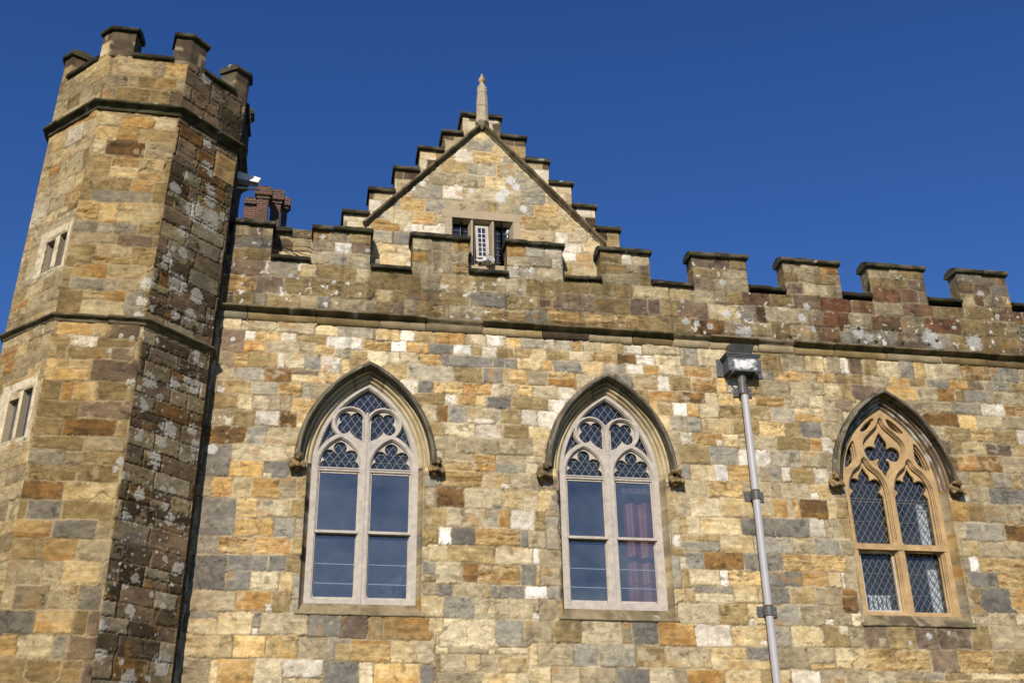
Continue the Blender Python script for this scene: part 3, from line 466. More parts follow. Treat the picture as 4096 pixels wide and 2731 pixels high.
# string course
mb = MB(); x = -1.6; k = 0
while x < 13.55:
    l = random.uniform(.55, 1.0); dz = random.uniform(-.006, .006); dy = random.uniform(-.006, .006)
    prof = [(.02,8.548),(-.03,8.538),(-.112+dy,8.512),(-.122+dy,8.500),(-.115+dy,8.484),(-.07,8.470),(-.03,8.458),(-.006,8.440),(-.016,8.415),(-.022,8.395),(-.014,8.36),(.002,8.325),(.03,8.32)]
    worn = random.random() < .16
    if worn: prof = [(py*(.55 if py < -.04 else 1), pz) for py, pz in prof]
    extrude_x(mb, [(py, pz+dz) for py, pz in prof[:9]+[(.02,8.42)]], x+.003, min(x+l, 13.6)-.003, lambda u_, v_, s=700+k: grime(u_, v_, s, (96,88,62), (146,130,100), .45), 700+k, amp=.006)
    kc = random.choice('ynbbnbngkb'); kv = random.uniform(.62, .88)
    extrude_x(mb, [(.02,8.43)]+[(py-.012, pz+dz) for py, pz in prof[7:]], x+.006, min(x+l, 13.6)-.006, lambda u_, v_, s=700+k, kc=kc, kv=kv: kv*block_colour(u_, v_*.5+.1, kc, s, 9, 19, .0), 720+k, amp=.005)
    x += l; k += 1
mb.build('string_course', M_trim, hall, True)

# wall below the framed part, roof, back
mb = MB(); Xg, Zg = np.meshgrid(np.arange(-1.7, 13.62, .05), np.arange(0, 3.2, .05)); mb.grid(np.stack([Xg, Xg*0, Zg], -1), block_colour(Xg, Zg, 'ytgbno', 77, .28, .5))
mb.box(-1.7, 13.3, 11.6, 12, 0, 9.0, lin(180,160,120)); mb.box(13.3, 13.59, .03, 12, 0, 9.3, lin(180,160,120)); mb.box(-1.7, -1.5, .3, 12, 0, 9.0, lin(180,160,120))
mb.build('lower_wall', M_stone, hall)
mb = MB(); mb.box(-1.6, 13.3, .25, 11.6, 8.8, 8.95, (.12,.12,.13)); mb.build('roof', mat('lead_roof', (.15,.15,.16), rough=.6), hall)

# ------------------------------------------------------------------ gable
GY = .30
STEPS = [(.184,.557,10.415),(.554,.927,10.845),(.922,1.29,11.265),(1.29,1.655,11.67),(1.655,1.957,12.01),(1.957,2.564,12.385),(2.564,2.958,12.033),(2.958,3.322,11.635),(3.322,3.68,11.243),(3.68,4.04,10.856),(4.04,4.405,10.478)]
GST = [t for t in parse("""217,231,1185,1196,y 209,243,1166,1185,g 189,213,1143,1162,w 213,250,1144,1164,s 245,265,1164,1175,y 170,204,1122,1140,b 205,221,1120,1141,g 221,249,1120,1143,g 250,255,1120,1142,O 256,274,1121,1142,n 152,181,1095,1115,n 192,231,1096,1120,t 232,265,1097,1118,y 266,300,1097,1120,g 124,165,1069,1095,g 166,197,1072,1096,w 198,226,1077,1096,t 227,264,1071,1096,t 264,285,1072,1096,n 285,321,1074,1099,g 108,140,1047,1069,o 140,171,1048,1070,g 172,209,1051,1071,n 211,236,1053,1072,n 236,249,1055,1071,b 249,274,1054,1071,t 275,307,1052,1071,g 308,342,1053,1075,o 102,120,1024,1044,t 121,154,1024,1046,o 284,297,1042,1051,o 298,330,1030,1052,b 331,368,1029,1054,y 284,311,1013,1025,y 312,340,1013,1030,n 340,358,1012,1029,w 359,386,1013,1029,t 356,380,995,1011,w 381,406,996,1012,y 350,370,979,994,w 371,391,979,995,o 350,363,961,977,b 364,402,961,979,n 90,120,1023,1044,t 121,153,1024,1046,o 64,98,1008,1022,o 114,138,1012,1024,w 138,168,1014,1024,w 62,91,987,1006,g 94,120,987,1005,g 70,99,972,987,y 100,120,972,986,t 80,107,955,972,y""")]
rs = np.random.RandomState(8)
base = courses(.1, 4.5, 9.2, 12.5, 'ytgbntywgt', rs, .15, .21, .16, .42)
gl = [(2.72,11.15,.07),(2.80,11.05,.06),(2.62,10.93,.07),(2.55,10.82,.09),(2.1,10.9,.04),(1.2,10.85,.04),(2.9,10.65,.06),(1.35,10.95,.05)]
def gable_patina(U_, V_, c):
    return c*np.array([1.06, 1.08, 1.12])
U, V, C, D, Lb = stonework(.1, 4.5, 9.2, 12.5, ST, base, GST, 40, gl, 0.0, gable_patina, .15)
zl = 12.12-np.abs(U-2.267)*np.where(U < 2.267, 1.111, 1.056)
above = sstep(.0, .02, V-zl)
# above the raking mould the stepped masonry: bigger dark blocks and cream render
blk = block_colour(U, V, 'bnwcke', 43, .2, .24)
C = C*(1-above[..., None])+blk*above[..., None]
P = np.stack([U, GY-D*(1-above)-above*0.0, V], -1)
Uc = U[:-1, :-1]+ST/2; Vc = V[:-1, :-1]+ST/2
fm = np.zeros(Uc.shape, bool)
for (a, b, z) in STEPS: fm |= (Uc > a) & (Uc < b) & (Vc < z-.10)
fm &= ~((Uc > 1.80) & (Uc < 2.74) & (Vc > 9.45) & (Vc < 10.44))
gable = sheet('gable', P, C, fm, M_stone, hall)
mb = MB()
for i, (a, b, z) in enumerate(STEPS):
    zz = np.arange(9.2, z-.08, .03); yy = np.linspace(GY, GY+.36, 12)
    Yg, Zg = np.meshgrid(yy, zz)
    for x_, fl in ((a, 1), (b, 0)):
        Pg = np.stack([Yg*0+x_, Yg, Zg], -1); Cg = block_colour(Yg+x_, Zg, 'bkne', 50+i, .2, .3)
        mb.grid(Pg[:, ::-1] if fl else Pg, Cg[:, ::-1] if fl else Cg)
    mb.box(a, b, GY+.35, GY+.36, 9.2, z-.09, lin(150,130,95))
mb.build('gable_return', M_stone, gable)
for i, (a, b, z) in enumerate(STEPS):
    segs = [(a-.03, b+.01)] if i < 5 else [(a-.01, b+.03)]
    if i == 5: segs = [(a-.03, 2.175), (2.35, b+.03)]
    for (p0, p1) in segs:
        mb = MB(); y0 = GY-.045
        prof = [(GY,z-.115),(y0,z-.113),(y0-.012,z-.09),(y0-.006,z-.06),(y0+.012,z-.035),(GY+.0,z-.02),(GY+.18,z+.01),(GY+.40,z-.03),(GY+.40,z-.115)]
        extrude_x(mb, prof, p0, p1, lambda u_, v_, s=800+i: grime(u_, v_, s, amt=.28), 800+i, amp=.008)
        mb.build('step_coping', M_trim, gable, True)
# raking mould
for (xa, za, xb, zb) in ((2.267, 12.13, .49, 10.155), (2.267, 12.13, 4.16, 10.13)):
    mb = MB(); L_ = math.hypot(xb-xa, zb-za); dx, dz = (xb-xa)/L_, (zb-za)/L_; nx, nz = (-dz, dx) if (-dz)*(1 if xb < xa else -1) < 0 else (dz, -dx)
    if nz < 0: nx, nz = -nx, -nz
    prof = [(GY+.01,.03),(GY-.075,.028),(GY-.088,.012),(GY-.08,-.010),(GY-.04,-.018),(GY-.018,-.032),(GY-.012,-.052),(GY+.01,-.055)]
    def f(Pp, xa=xa, za=za, dx=dx, dz=dz, nx=nx, nz=nz):
        Q = Pp.copy(); s_ = Pp[..., 0]; n_ = Pp[..., 2]
        Q[..., 0] = xa+dx*s_+nx*n_; Q[..., 2] = za+dz*s_+nz*n_; return Q
    s0 = 0
    k = 0
    while s0 < L_-.02:
        s1 = min(L_, s0+random.uniform(.5, .8)); jt = random.uniform(-.006, .006)
        extrude_x(mb, [(p[0]+jt, p[1]+jt*.5) for p in prof], s0+(.0 if s0 == 0 else .003), s1, lambda u_, v_, s=830+k: grime(u_, v_, s, (98,86,62), (140,126,98), .5), 830+k, f=f, amp=.006)
        s0 = s1; k += 1
    mb.build('raking_mould', M_trim, gable, True)
# finial: octagonal shaft on a corbelled foot with worn knob
mb = MB(); cx_, cy_ = 2.262, GY-.04
prof = [(12.03,.0),(12.08,.06),(12.14,.112),(12.20,.104),(12.30,.098),(12.44,.096),(12.445,.090),(12.45,.096),(12.56,.094),(12.60,.090),(12.68,.084),(12.70,.076),(12.705,.082),(12.80,.080),(12.83,.083),(12.85,.070),(12.875,.048),(12.895,.036),(12.925,.040),(12.96,.056),(12.99,.058),(13.02,.045),(13.045,.024),(13.07,.018),(13.10,.017),(13.115,.004)]
prof = subdiv([(a_, b_) for a_, b_ in prof], .02)
ring = []; cc = []
for (z_, r_) in prof:
    row = []; rc_ = []
    for q in range(24):
        a_ = 2*math.pi*q/24+math.pi/8; oc = math.cos(math.pi/8)/math.cos(((a_-math.pi/8) % (math.pi/4))-math.pi/8)
        n_ = float(vn(np.array(q*1.0), np.array(z_*40), 3)); rr_ = r_*(oc if z_ < 12.86 else 1)*(1+.07*(n_-.5))
        wx = .0
        row.append((cx_+wx+rr_*math.cos(a_), cy_+rr_*math.sin(a_), z_))
        base_ = np.array(lin(204,188,160))*(.8+.4*float(fbm(np.array(a_*2), np.array(z_*14), 5, 3)))
        if 12.91 < z_ < 13.04 and math.cos(a_) > .05: base_ = np.array(lin(200,130,50))
        rc_.append(base_)
    ring.append(row); cc.append(rc_)
mb.grid(ring, np.array(cc), wrap=True); mb.build('finial', M_trim, gable, False)

# gable window
gw = MB(); F = GY-.012
def fr(mb_, x0, x1, z0, z1, y0, y1): mb_.box(x0, x1, y0, y1, z0, z1)
fr(gw, 1.645, 2.87, 10.40, 10.535, F, GY+.2)                     # lintel
fr(gw, 1.69, 1.80, 9.55, 10.398, F, GY+.2); fr(gw, 2.735, 2.85, 9.55, 10.398, F, GY+.2)
fr(gw, 1.80, 2.735, 9.50, 9.625, F+.01, GY+.2)
def splay(x0, x1, z0, z1):                                      # splayed reveal of one light
    y0, y1, o = F+.02, GY+.11, .035
    a = [(x0-o, y0, z0), (x1+o, y0, z0), (x1+o, y0, z1+o), (x0-o, y0, z1+o)]; b = [(x0, y1, z0), (x1, y1, z0), (x1, y1, z1), (x0, y1, z1)]
    gw.add(a+b, [(0,4,7,3),(1,2,6,5),(3,7,6,2),(0,1,5,4)], [], (.5,.5,.5))
LT = [(1.838,2.06),(2.155,2.375),(2.482,2.70)]
for (a, b) in LT: splay(a, b, 9.625, 10.36)
for (a, b) in ((2.06,2.155),(2.375,2.482)):
    c_ = (a+b)/2; mb_ = gw; mb_.add([(c_-.012, F+.02, 9.625), (c_+.012, F+.02, 9.625), (a, GY+.11, 9.625), (b, GY+.11, 9.625), (c_-.012, F+.02, 10.40), (c_+.012, F+.02, 10.40), (a, GY+.11, 10.40), (b, GY+.11, 10.40)], [(0,1,5,4),(2,0,4,6),(1,3,7,5)], [], (.5,.5,.5))
fr(gw, 1.80, 1.838-.035, 9.625, 10.398, F+.021, GY+.2); fr(gw, 2.735-.001, 2.736, 9.625, 10.398, F+.021, GY+.2)
gwo = gw.build('gable_window', M_sur, hall)
for (a, b) in (LT[0], LT[2]):
    mb = MB(); mb.tube([((a+b)/2, GY+.135, 9.63), ((a+b)/2, GY+.135, 10.36)], .007, n=6)
    for z_ in (9.75, 9.88, 10.0, 10.125, 10.25): mb.tube([(a, GY+.135, z_-.005), (b, GY+.135, z_-.005)], .006, n=6)
    mb.build('leading', M_lead, gwo)
    mb = MB(); mb.add([(a-.01, GY+.15, 9.62), (b+.01, GY+.15, 9.62), (b+.01, GY+.15, 10.37), (a-.01, GY+.15, 10.37)], [(0,1,2,3)], [], (0,0,0)); mb.build('pane', M_glass2, gwo)
# top-hung open casement in the middle light
mb = MB(); a, b = 2.165, 2.365; tilt = R(11)
def cf(x_, y_, z_):                                             # hinge at top, swings out
    dz_ = z_-10.33; return (x_, GY+.07+dz_*math.sin(tilt)+y_*math.cos(tilt), 10.33+dz_*math.cos(tilt)-y_*math.sin(tilt))
mb.box(a, a+.04, 0, .035, 9.70, 10.33, f=cf); mb.box(b-.05, b, 0, .035, 9.70, 10.33, f=cf)
mb.box(a+.04, b-.05, 0, .034, 10.285, 10.33, f=cf); mb.box(a+.04, b-.05, 0, .034, 9.70, 9.735, f=cf)
cas = mb.build('casement', M_paint, gwo)
mb = MB(); mb.box((a+b)/2-.009, (a+b)/2, .008, .02, 9.735, 10.285, f=cf)
for z_ in (9.82, 9.91, 10.0, 10.09, 10.18): mb.box(a+.04, b-.05, .009, .019, z_, z_+.009, f=cf)
mb.build('glazing_bar', M_white, cas)
mb = MB(); mb.box(a+.04, b-.05, .022, .024, 9.735, 10.285, f=cf); mb.build('pane', M_glass2, cas)
mb = MB(); mb.tube([(a-.005, GY+.09, 9.63), (a-.005, GY+.09, 10.35)], .006, n=5); mb.tube([(b+.006, GY+.09, 9.63), (b+.006, GY+.09, 10.35)], .006, n=5); mb.tube([(a, GY+.09, 10.352), (b, GY+.09, 10.352)], .006, n=5); mb.build('casement_stay', M_lead, gwo)
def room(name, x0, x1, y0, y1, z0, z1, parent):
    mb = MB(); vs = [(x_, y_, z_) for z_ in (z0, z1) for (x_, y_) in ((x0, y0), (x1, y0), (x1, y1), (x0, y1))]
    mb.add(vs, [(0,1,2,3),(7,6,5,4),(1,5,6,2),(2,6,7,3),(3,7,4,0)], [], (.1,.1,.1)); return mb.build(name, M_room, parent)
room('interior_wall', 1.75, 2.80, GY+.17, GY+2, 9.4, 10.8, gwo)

# masonry seen between first two merlons, set back behind the parapet
rs = np.random.RandomState(21)
U, V, C, D, Lb = stonework(-1.0, .2, 9.1, 9.93, ST, courses(-1, .2, 9.1, 9.95, 'bpntk', rs, .16, .22, .2, .4), [(-.9,-.5,9.62,9.78,'e'),(-.5,-.2,9.62,9.80,'n'),(-.8,-.68,9.42,9.6,'r'),(-.68,-.2,9.42,9.6,'t')], 60, [(-.48,9.42,.03)], 0, None, .3)
bw = sheet('backing_wall', np.stack([U, .30-D, V], -1), C, np.ones((U.shape[0]-1, U.shape[1]-1), bool), M_stone, hall)
mb = MB(); extrude_x(mb, [(.30,9.90),(.235,9.905),(.225,9.94),(.25,9.985),(.32,10.01),(.5,10.02),(.5,9.90)], -1.0, -.55, lambda u_, v_: grime(u_, v_, 901, amt=.3), 901)
extrude_x(mb, [(.30,9.84),(.292,9.85),(.29,9.93),(.30,9.985),(.34,10.01),(.5,10.015),(.5,9.84)], -.545, .19, lambda u_, v_: grime(u_, v_, 903, (100,90,72), (140,124,98), .5), 903); mb.build('backing_coping', M_trim, bw, True)
# ------------------------------------------------------------------ arched windows
def exit_disc(ox, oz, dx, dz, c, r):
    ex, ez = ox-c[0], oz-c[1]; b = ex*dx+ez*dz; q = b*b-(ex*ex+ez*ez-r*r)
    return None if q < 0 else (-b-math.sqrt(q), -b+math.sqrt(q))
def star(center, union, inter=(), exclude=(), d=0.0, n=300):
    """outline, seen from center, of the union of discs/polygons, cut by discs/lines, stopped by excluded discs"""
    pts = []; ox, oz = center
    def poly_exit(P, dx, dz):
        t = 1e9; t0 = -1e9
        k = len(P); ar = sum(P[i][0]*P[(i+1) % k][1]-P[(i+1) % k][0]*P[i][1] for i in range(k))
        for i in range(k):
            (x0, z0), (x1, z1) = P[i], P[(i+1) % k]; nx, nz = z1-z0, x0-x1; l = math.hypot(nx, nz)
            s = 1 if ar > 0 else -1; nx, nz = s*nx/l, s*nz/l
            num = nx*(x0-ox)+nz*(z0-oz)+d; den = nx*dx+nz*dz
            if den > 1e-9: t = min(t, num/den)
            elif den < -1e-9: t0 = max(t0, num/den)
            elif num < 0: return None
        return (t0, t) if t > t0 else None
    for k in range(n):
        a = 2*math.pi*k/n+.001; dx, dz = math.cos(a), math.sin(a); t = 0
        rest = list(union); grown = True; t = 0.0
        while grown:                                            # chain overlapping shapes along the ray
            grown = False
            for s in union:
                if s[0] == 'C':
                    e = exit_disc(ox, oz, dx, dz, s[1], s[2]+d)
                    if e and e[0] <= t+1e-6 and e[1] > t+1e-6: t = e[1]; grown = True
                else:
                    e = poly_exit(s[1], dx, dz)
                    if e is not None and e[0] <= t+1e-6 and e[1] > t+1e-6: t = e[1]; grown = True
        for s in inter:
            if s[0] == 'C':
                e = exit_disc(ox, oz, dx, dz, s[1], s[2]+d); t = min(t, e[1])
            else:                                               # half plane nx*x+nz*z<=c
                den = s[1]*dx+s[2]*dz
                if den > 1e-9: t = min(t, max(0, (s[3]+d-s[1]*ox-s[2]*oz)/den))
        for s in exclude:
            e = exit_disc(ox, oz, dx, dz, s[1], s[2]-d)
            if e and e[0] > 0: t = min(t, e[0])
        pts.append((ox+dx*t, oz+dz*t))
    return pts
def evaluated(ob):
    ts = bpy.data.scenes.new('workshop'); ts.collection.objects.link(ob); vl = ts.view_layers[0]; vl.update()
    me = bpy.data.meshes.new_from_object(ob.evaluated_get(vl.depsgraph)); bpy.data.objects.remove(ob); bpy.data.scenes.remove(ts); return me
def curve_plate(name, outlines, y0, y1, bev, cx, mt, parent, to_mesh_only=False):
    cu = bpy.data.curves.new('tmp', 'CURVE'); cu.dimensions = '2D'; cu.fill_mode = 'BOTH'
    for o in outlines:
        sp = cu.splines.new('POLY'); sp.points.add(len(o)-1)
        for i, (x, z) in enumerate(o): sp.points[i].co = (x+cx, z, 0, 1)
        sp.use_cyclic_u = True
    cu.bevel_depth = bev; cu.bevel_resolution = 1; cu.extrude = max(.0005, (y1-y0)/2-bev)
    ob = bpy.data.objects.new('tmp', cu); me = evaluated(ob)
    me.transform(Matrix(((1,0,0,0),(0,0,-1,(y0+y1)/2),(0,1,0,0),(0,0,0,1))))
    return me
def plates(name, layers, cx, mt, parent):
    bm = bmesh.new()
    for (outs, y0, y1, bev) in layers:
        me = curve_plate(name, outs, y0, y1, bev, cx, mt, parent); bm.from_mesh(me); bpy.data.meshes.remove(me)
    me = bpy.data.meshes.new(name); bm.to_mesh(me); bm.free()
    return link(name, me, mt, parent)
def arch_outline(half, rise, spring, o, bottom, n=40, h2=None):
    R_ = (half**2+rise**2)/(2*half); c = R_-half; r = R_+o
    top = math.acos(c/r); pts = [(half+(h2 if h2 is not None else o), bottom)]
    right = [(-c+r*math.cos(top*k/n), spring+r*math.sin(top*k/n)) for k in range(n+1)]
    pts = [(half+o, bottom)]+right; return pts+[(-x, z) for x, z in reversed(right[:-1])]+[(-half-o, bottom)]
def mirror(s): return [(-x, z) for x, z in s][::-1]
def light_timber(sgn, zs, d=0.):
    c = .34*sgn; L_ = .262; Ra = .421
    return star((c, zs-.1), [('P', [(c-L_, 4.62), (c+L_, 4.62), (c+L_, zs+.5), (c-L_, zs+.5)])], [], [], d)
def light_opening(c, hw, spring, rise, bottom, d=0.0, n=24):
    Ra = (hw**2+rise**2)/(2*hw); cc = Ra-hw; r = Ra+d; top = math.acos(cc/r)
    right = [(c-cc+r*math.cos(top*k/n), spring+r*math.sin(top*k/n)) for k in range(n+1)]
    left = [(c+cc-r*math.cos(top*k/n), spring+r*math.sin(top*k/n)) for k in range(n, -1, -1)]
    return [(c+hw+d, bottom-d)]+right+left[1:]+[(c-hw-d, bottom-d)]
def foil_light(c, zs, bottom, d=0.0):
    return star((c, zs+.09), [('C', (c, zs+.265), .090), ('C', (c-.145, zs+.155), .088), ('C', (c+.145, zs+.155), .088), ('C', (c-.165, zs+.0), .098), ('C', (c+.165, zs+.0), .098),
        ('P', [(c-.075, zs+.215), (c+.075, zs+.215), (c+.125, zs+.09), (c+.125, zs-.1), (c-.125, zs-.1), (c-.125, zs+.09)]), ('P', [(c-.262, bottom), (c+.262, bottom), (c+.262, zs-.02), (c-.262, zs-.02)])], [], [], d, 420)
def vein(pts, r):
    return pts
def in_arch(x, z, half, rise, spring, o):
    R_ = (half**2+rise**2)/(2*half); c = R_-half; u = abs(x)
    return (u < half+o) if z < spring else ((u+c)**2+(z-spring)**2 < (R_+o)**2)
def diamonds(mb, cx, y, test, ext, pu, pv, r=.0062):
    (x0, x1, z0, z1) = ext
    for sg in (1, -1):
        k0 = -60
        for k in range(-60, 61):
            # line: u/pu + sg*v/pv = k
            run = []
            N = int((z1-z0)/.012)
            for j in range(N+1):
                z = z0+(z1-z0)*j/N; x = (k-sg*(z-z0)/pv)*pu
                if x0 <= x <= x1 and test(x, z): run.append((cx+x, y+(.002 if sg > 0 else 0), z))
                elif run:
                    if len(run) > 2: mb.tube([run[0], run[-1]], r, n=4, cap=False)
                    run = []
            if len(run) > 2: mb.tube([run[0], run[-1]], r, n=4, cap=False)
def sweep_arch(mb, wd, prof, colf, seed, zb, seglen=.55, amp=.004, closed=False):
    """profile [(offset, y)] swept up the jamb, over the pointed arch and down; zb bottom or None for the arch only"""
    half, rise, spring, cx = wd['half'], wd['rise'], wd['spring'], wd['cx']
    R_ = (half**2+rise**2)/(2*half); c = R_-half
    pr = subdiv([(a_, b_) for a_, b_ in prof], .02)
    for side in (1, -1):
        segs = []
        ang = math.acos(c/R_); La = R_*ang
        par = []                                                # (kind, t)
        if zb is not None:
            nj = max(2, int((spring-zb)/.04)); par += [('j', zb+(spring-zb)*k/nj) for k in range(nj)]
        na = int(La/.03); par += [('a', k/na) for k in range(na+1)]
        P = []; S = []
        s_ = 0
        for (kd, t) in par:
            row = []
            for (o, y) in pr:
                if kd == 'j': x, z = half+o, t
                else:
                    r = R_+o; an = math.acos(min(1, c/r))*t; x, z = -c+r*math.cos(an), spring+r*math.sin(an)
                row.append((cx+side*x, y, z))
            S.append((t-(zb if zb is not None else 0)) if kd == 'j' else (spring-zb if zb is not None else 0)+La*t); P.append(row)
        P = np.array(P); S = np.array(S); arc = np.concatenate([[0], np.cumsum(np.hypot(*np.diff(np.array(pr), axis=0).T))])
        Sg, A = np.meshgrid(S+side*3.1+cx, arc, indexing='ij')
        # block joints
        blk = S/seglen; jt = np.minimum(blk-np.floor(blk), 1-(blk-np.floor(blk)))*seglen
        P[..., 1] += (fbm(Sg*8, A*30, seed, 3)-.5)*amp*2+((np.sin(np.floor(blk)*12.9+side+seed)*.5)*.004)[:, None]
        C = colf(Sg, A, np.floor(blk)+side*11+seed)
        C = np.where((jt < .012)[:, None, None], C*.55, C)
        if side == 1: P = P[:, ::-1]; C = C[:, ::-1]
        mb.grid(P, C)
def arch_cols(seq, seed, streak=None):
    def f(S, A, blk):
        h = np.abs(np.sin(blk*91.7+seed)*43758.5) % 1.0; K = np.array([KI[c] for c in seq])[(h*len(seq)).astype(int) % len(seq)][:, None]
        n1 = sstep(.3, .7, fbm(S*4, A*14, seed, 3))[..., None]
        c = C1[K]*(1-n1)+C2[K]*n1
        c = c*(.78+.44*fbm(S*16, A*22, seed+3, 3))[..., None]
        if streak:
            t = sstep(.55, .68, fbm(S*5, A*16, seed+8, 4))[..., None]*streak; c = c*(1-t)+LICH*.8*t
        return c
    return f
def head(cx, z, y, seed, mirror_=1, parent=None):
    """weathered carved bust on a corbel: one continuous surface"""
    rs_ = random.Random(seed)
    SPH = [(math.sin(math.pi*j/9)*math.cos(2*math.pi*i/14), math.sin(math.pi*j/9)*math.sin(2*math.pi*i/14), math.cos(math.pi*j/9)) for j in range(1, 9) for i in range(14)]+[(0,0,1),(0,0,-1)]
    SQ = [(j*14+i, (j+1)*14+i, (j+1)*14+(i+1) % 14, j*14+(i+1) % 14) for j in range(7) for i in range(14)]
    SF = [(112, i, (i+1) % 14) for i in range(14)]+[(113, 98+(i+1) % 14, 98+i) for i in range(14)]
    hv, hf = [], []
    def ell(x, y_, z_, a, b, c, rot=(0, 0, 0)):
        M_ = Matrix.Translation((cx+x*mirror_, y+y_, z+z_)) @ Matrix.Rotation(rot[1]*mirror_, 4, 'Y') @ Matrix.Rotation(rot[0], 4, 'X') @ Matrix.Diagonal((a, b, c, 1))
        k = len(hv); hv.extend(M_ @ Vector(p) for p in SPH); hf.extend(tuple(k+q for q in f) for f in SQ+SF)
    def limb(pts, rr):
        for i in range(len(pts)-1):
            for k in range(7):
                t = k/6; p = [pts[i][q]*(1-t)+pts[i+1][q]*t for q in range(3)]; r_ = rr[i]*(1-t)+rr[i+1]*t
                ell(p[0], p[1], p[2], r_, r_, r_)
    hx = rs_.uniform(-.03, .02); hz = .045
    ell(0, -.005, -.01, .088, .045, .095)                         # block against the wall
    ell(0, -.05, -.055, .072, .055, .05)                          # chest
    ell(0, -.03, -.10, .05, .035, .032); 
    ell(-.055, -.045, -.02, .038, .04, .038); ell(.055, -.045, -.02, .038, .04, .038)   # shoulders
    ell(hx, -.075, .015, .025, .03, .03)                           # neck
    ell(hx, -.10, hz, .036, .042, .048, (.25, .1))                 # skull
    ell(hx, -.132, hz-.022, .022, .018, .024)                      # jaw
    ell(hx, -.142, hz-.006, .0075, .014, .014, (.3, 0))            # nose
    for s_ in (-1, 1):
        ell(hx+s_*.013, -.134, hz+.010, .0105, .008, .0045)        # brow
        ell(hx+s_*.036, -.10, hz-.002, .006, .010, .013)           # ear
        ell(hx+s_*.018, -.130, hz-.014, .009, .009, .010)          # cheek
    kind = seed % 6
    if kind in (0, 4):                                             # hair / crown of curls
        for k in range(12):
            a_ = math.pi*k/11; ell(hx+.038*math.cos(a_), -.095-.02*math.sin(a_*.5), hz+.012+.034*math.sin(a_), .013, .022, .012)
    if kind in (2, 3): ell(hx, -.09, hz+.016, .042, .042, .042)    # cowl
    if kind == 3: limb([(-.02, -.06, .06), (.05, -.08, .055), (.085, -.05, .02)], [.026, .028, .02])
    if kind == 5: limb([(-.07, -.04, .07), (-.02, -.07, .08), (.04, -.06, .06)], [.022, .028, .02]); ell(-.075, -.04, .06, .02, .02, .02)
    # arms crossing to the hands
    limb([(-.078, -.05, -.03), (-.072, -.095, -.085), (.005, -.125, -.065)], [.024, .021, .014])
    limb([(.078, -.05, -.03), (.075, -.09, -.075), (.01, -.125, -.05)], [.024, .021, .014])
    for f_ in range(4): limb([(.005, -.135, -.052-.009*f_), (.028, -.138, -.056-.009*f_)], [.006, .0055]); limb([(.0, -.135, -.045-.009*f_), (-.022, -.138, -.048-.009*f_)], [.006, .0055])
    limb([(.01, -.135, -.045), (.018, -.145, -.035)], [.007, .006])
    for k in range(5): limb([(-.07+.03*k, -.06-.02*math.sin(k), -.03), (-.04+.02*k, -.075, -.11)], [.010, .006])   # folds
    me = bpy.data.meshes.new('t'); me.from_pydata(hv, [], hf)
    ob = bpy.data.objects.new('t', me); md = ob.modifiers.new('r', 'REMESH'); md.mode = 'VOXEL'; md.voxel_size = .0045
    sm = ob.modifiers.new('s', 'SMOOTH'); sm.factor = .5; sm.iterations = 1
    me2 = evaluated(ob)
    n = len(me2.vertices); co = np.zeros(n*3, np.float32); me2.vertices.foreach_get('co', co); co = co.reshape(-1, 3)
    s = 1.0
    a_ = np.array(lin(176,146,98)); b_ = np.array(lin(116,98,70)); t = sstep(.4, .65, fbm(co[:, 0]*22, co[:, 2]*22, seed, 3))[:, None]
    c = a_*(1-t)+b_*t
    at = me2.color_attributes.new('Col', 'FLOAT_COLOR', 'POINT'); at.data.foreach_set('color', np.concatenate([c, np.ones((n, 1))], 1).astype(np.float32).ravel())
    me2.polygons.foreach_set('use_smooth', np.ones(len(me2.polygons), bool))
    return link('corbel_head', me2, M_trim, parent)

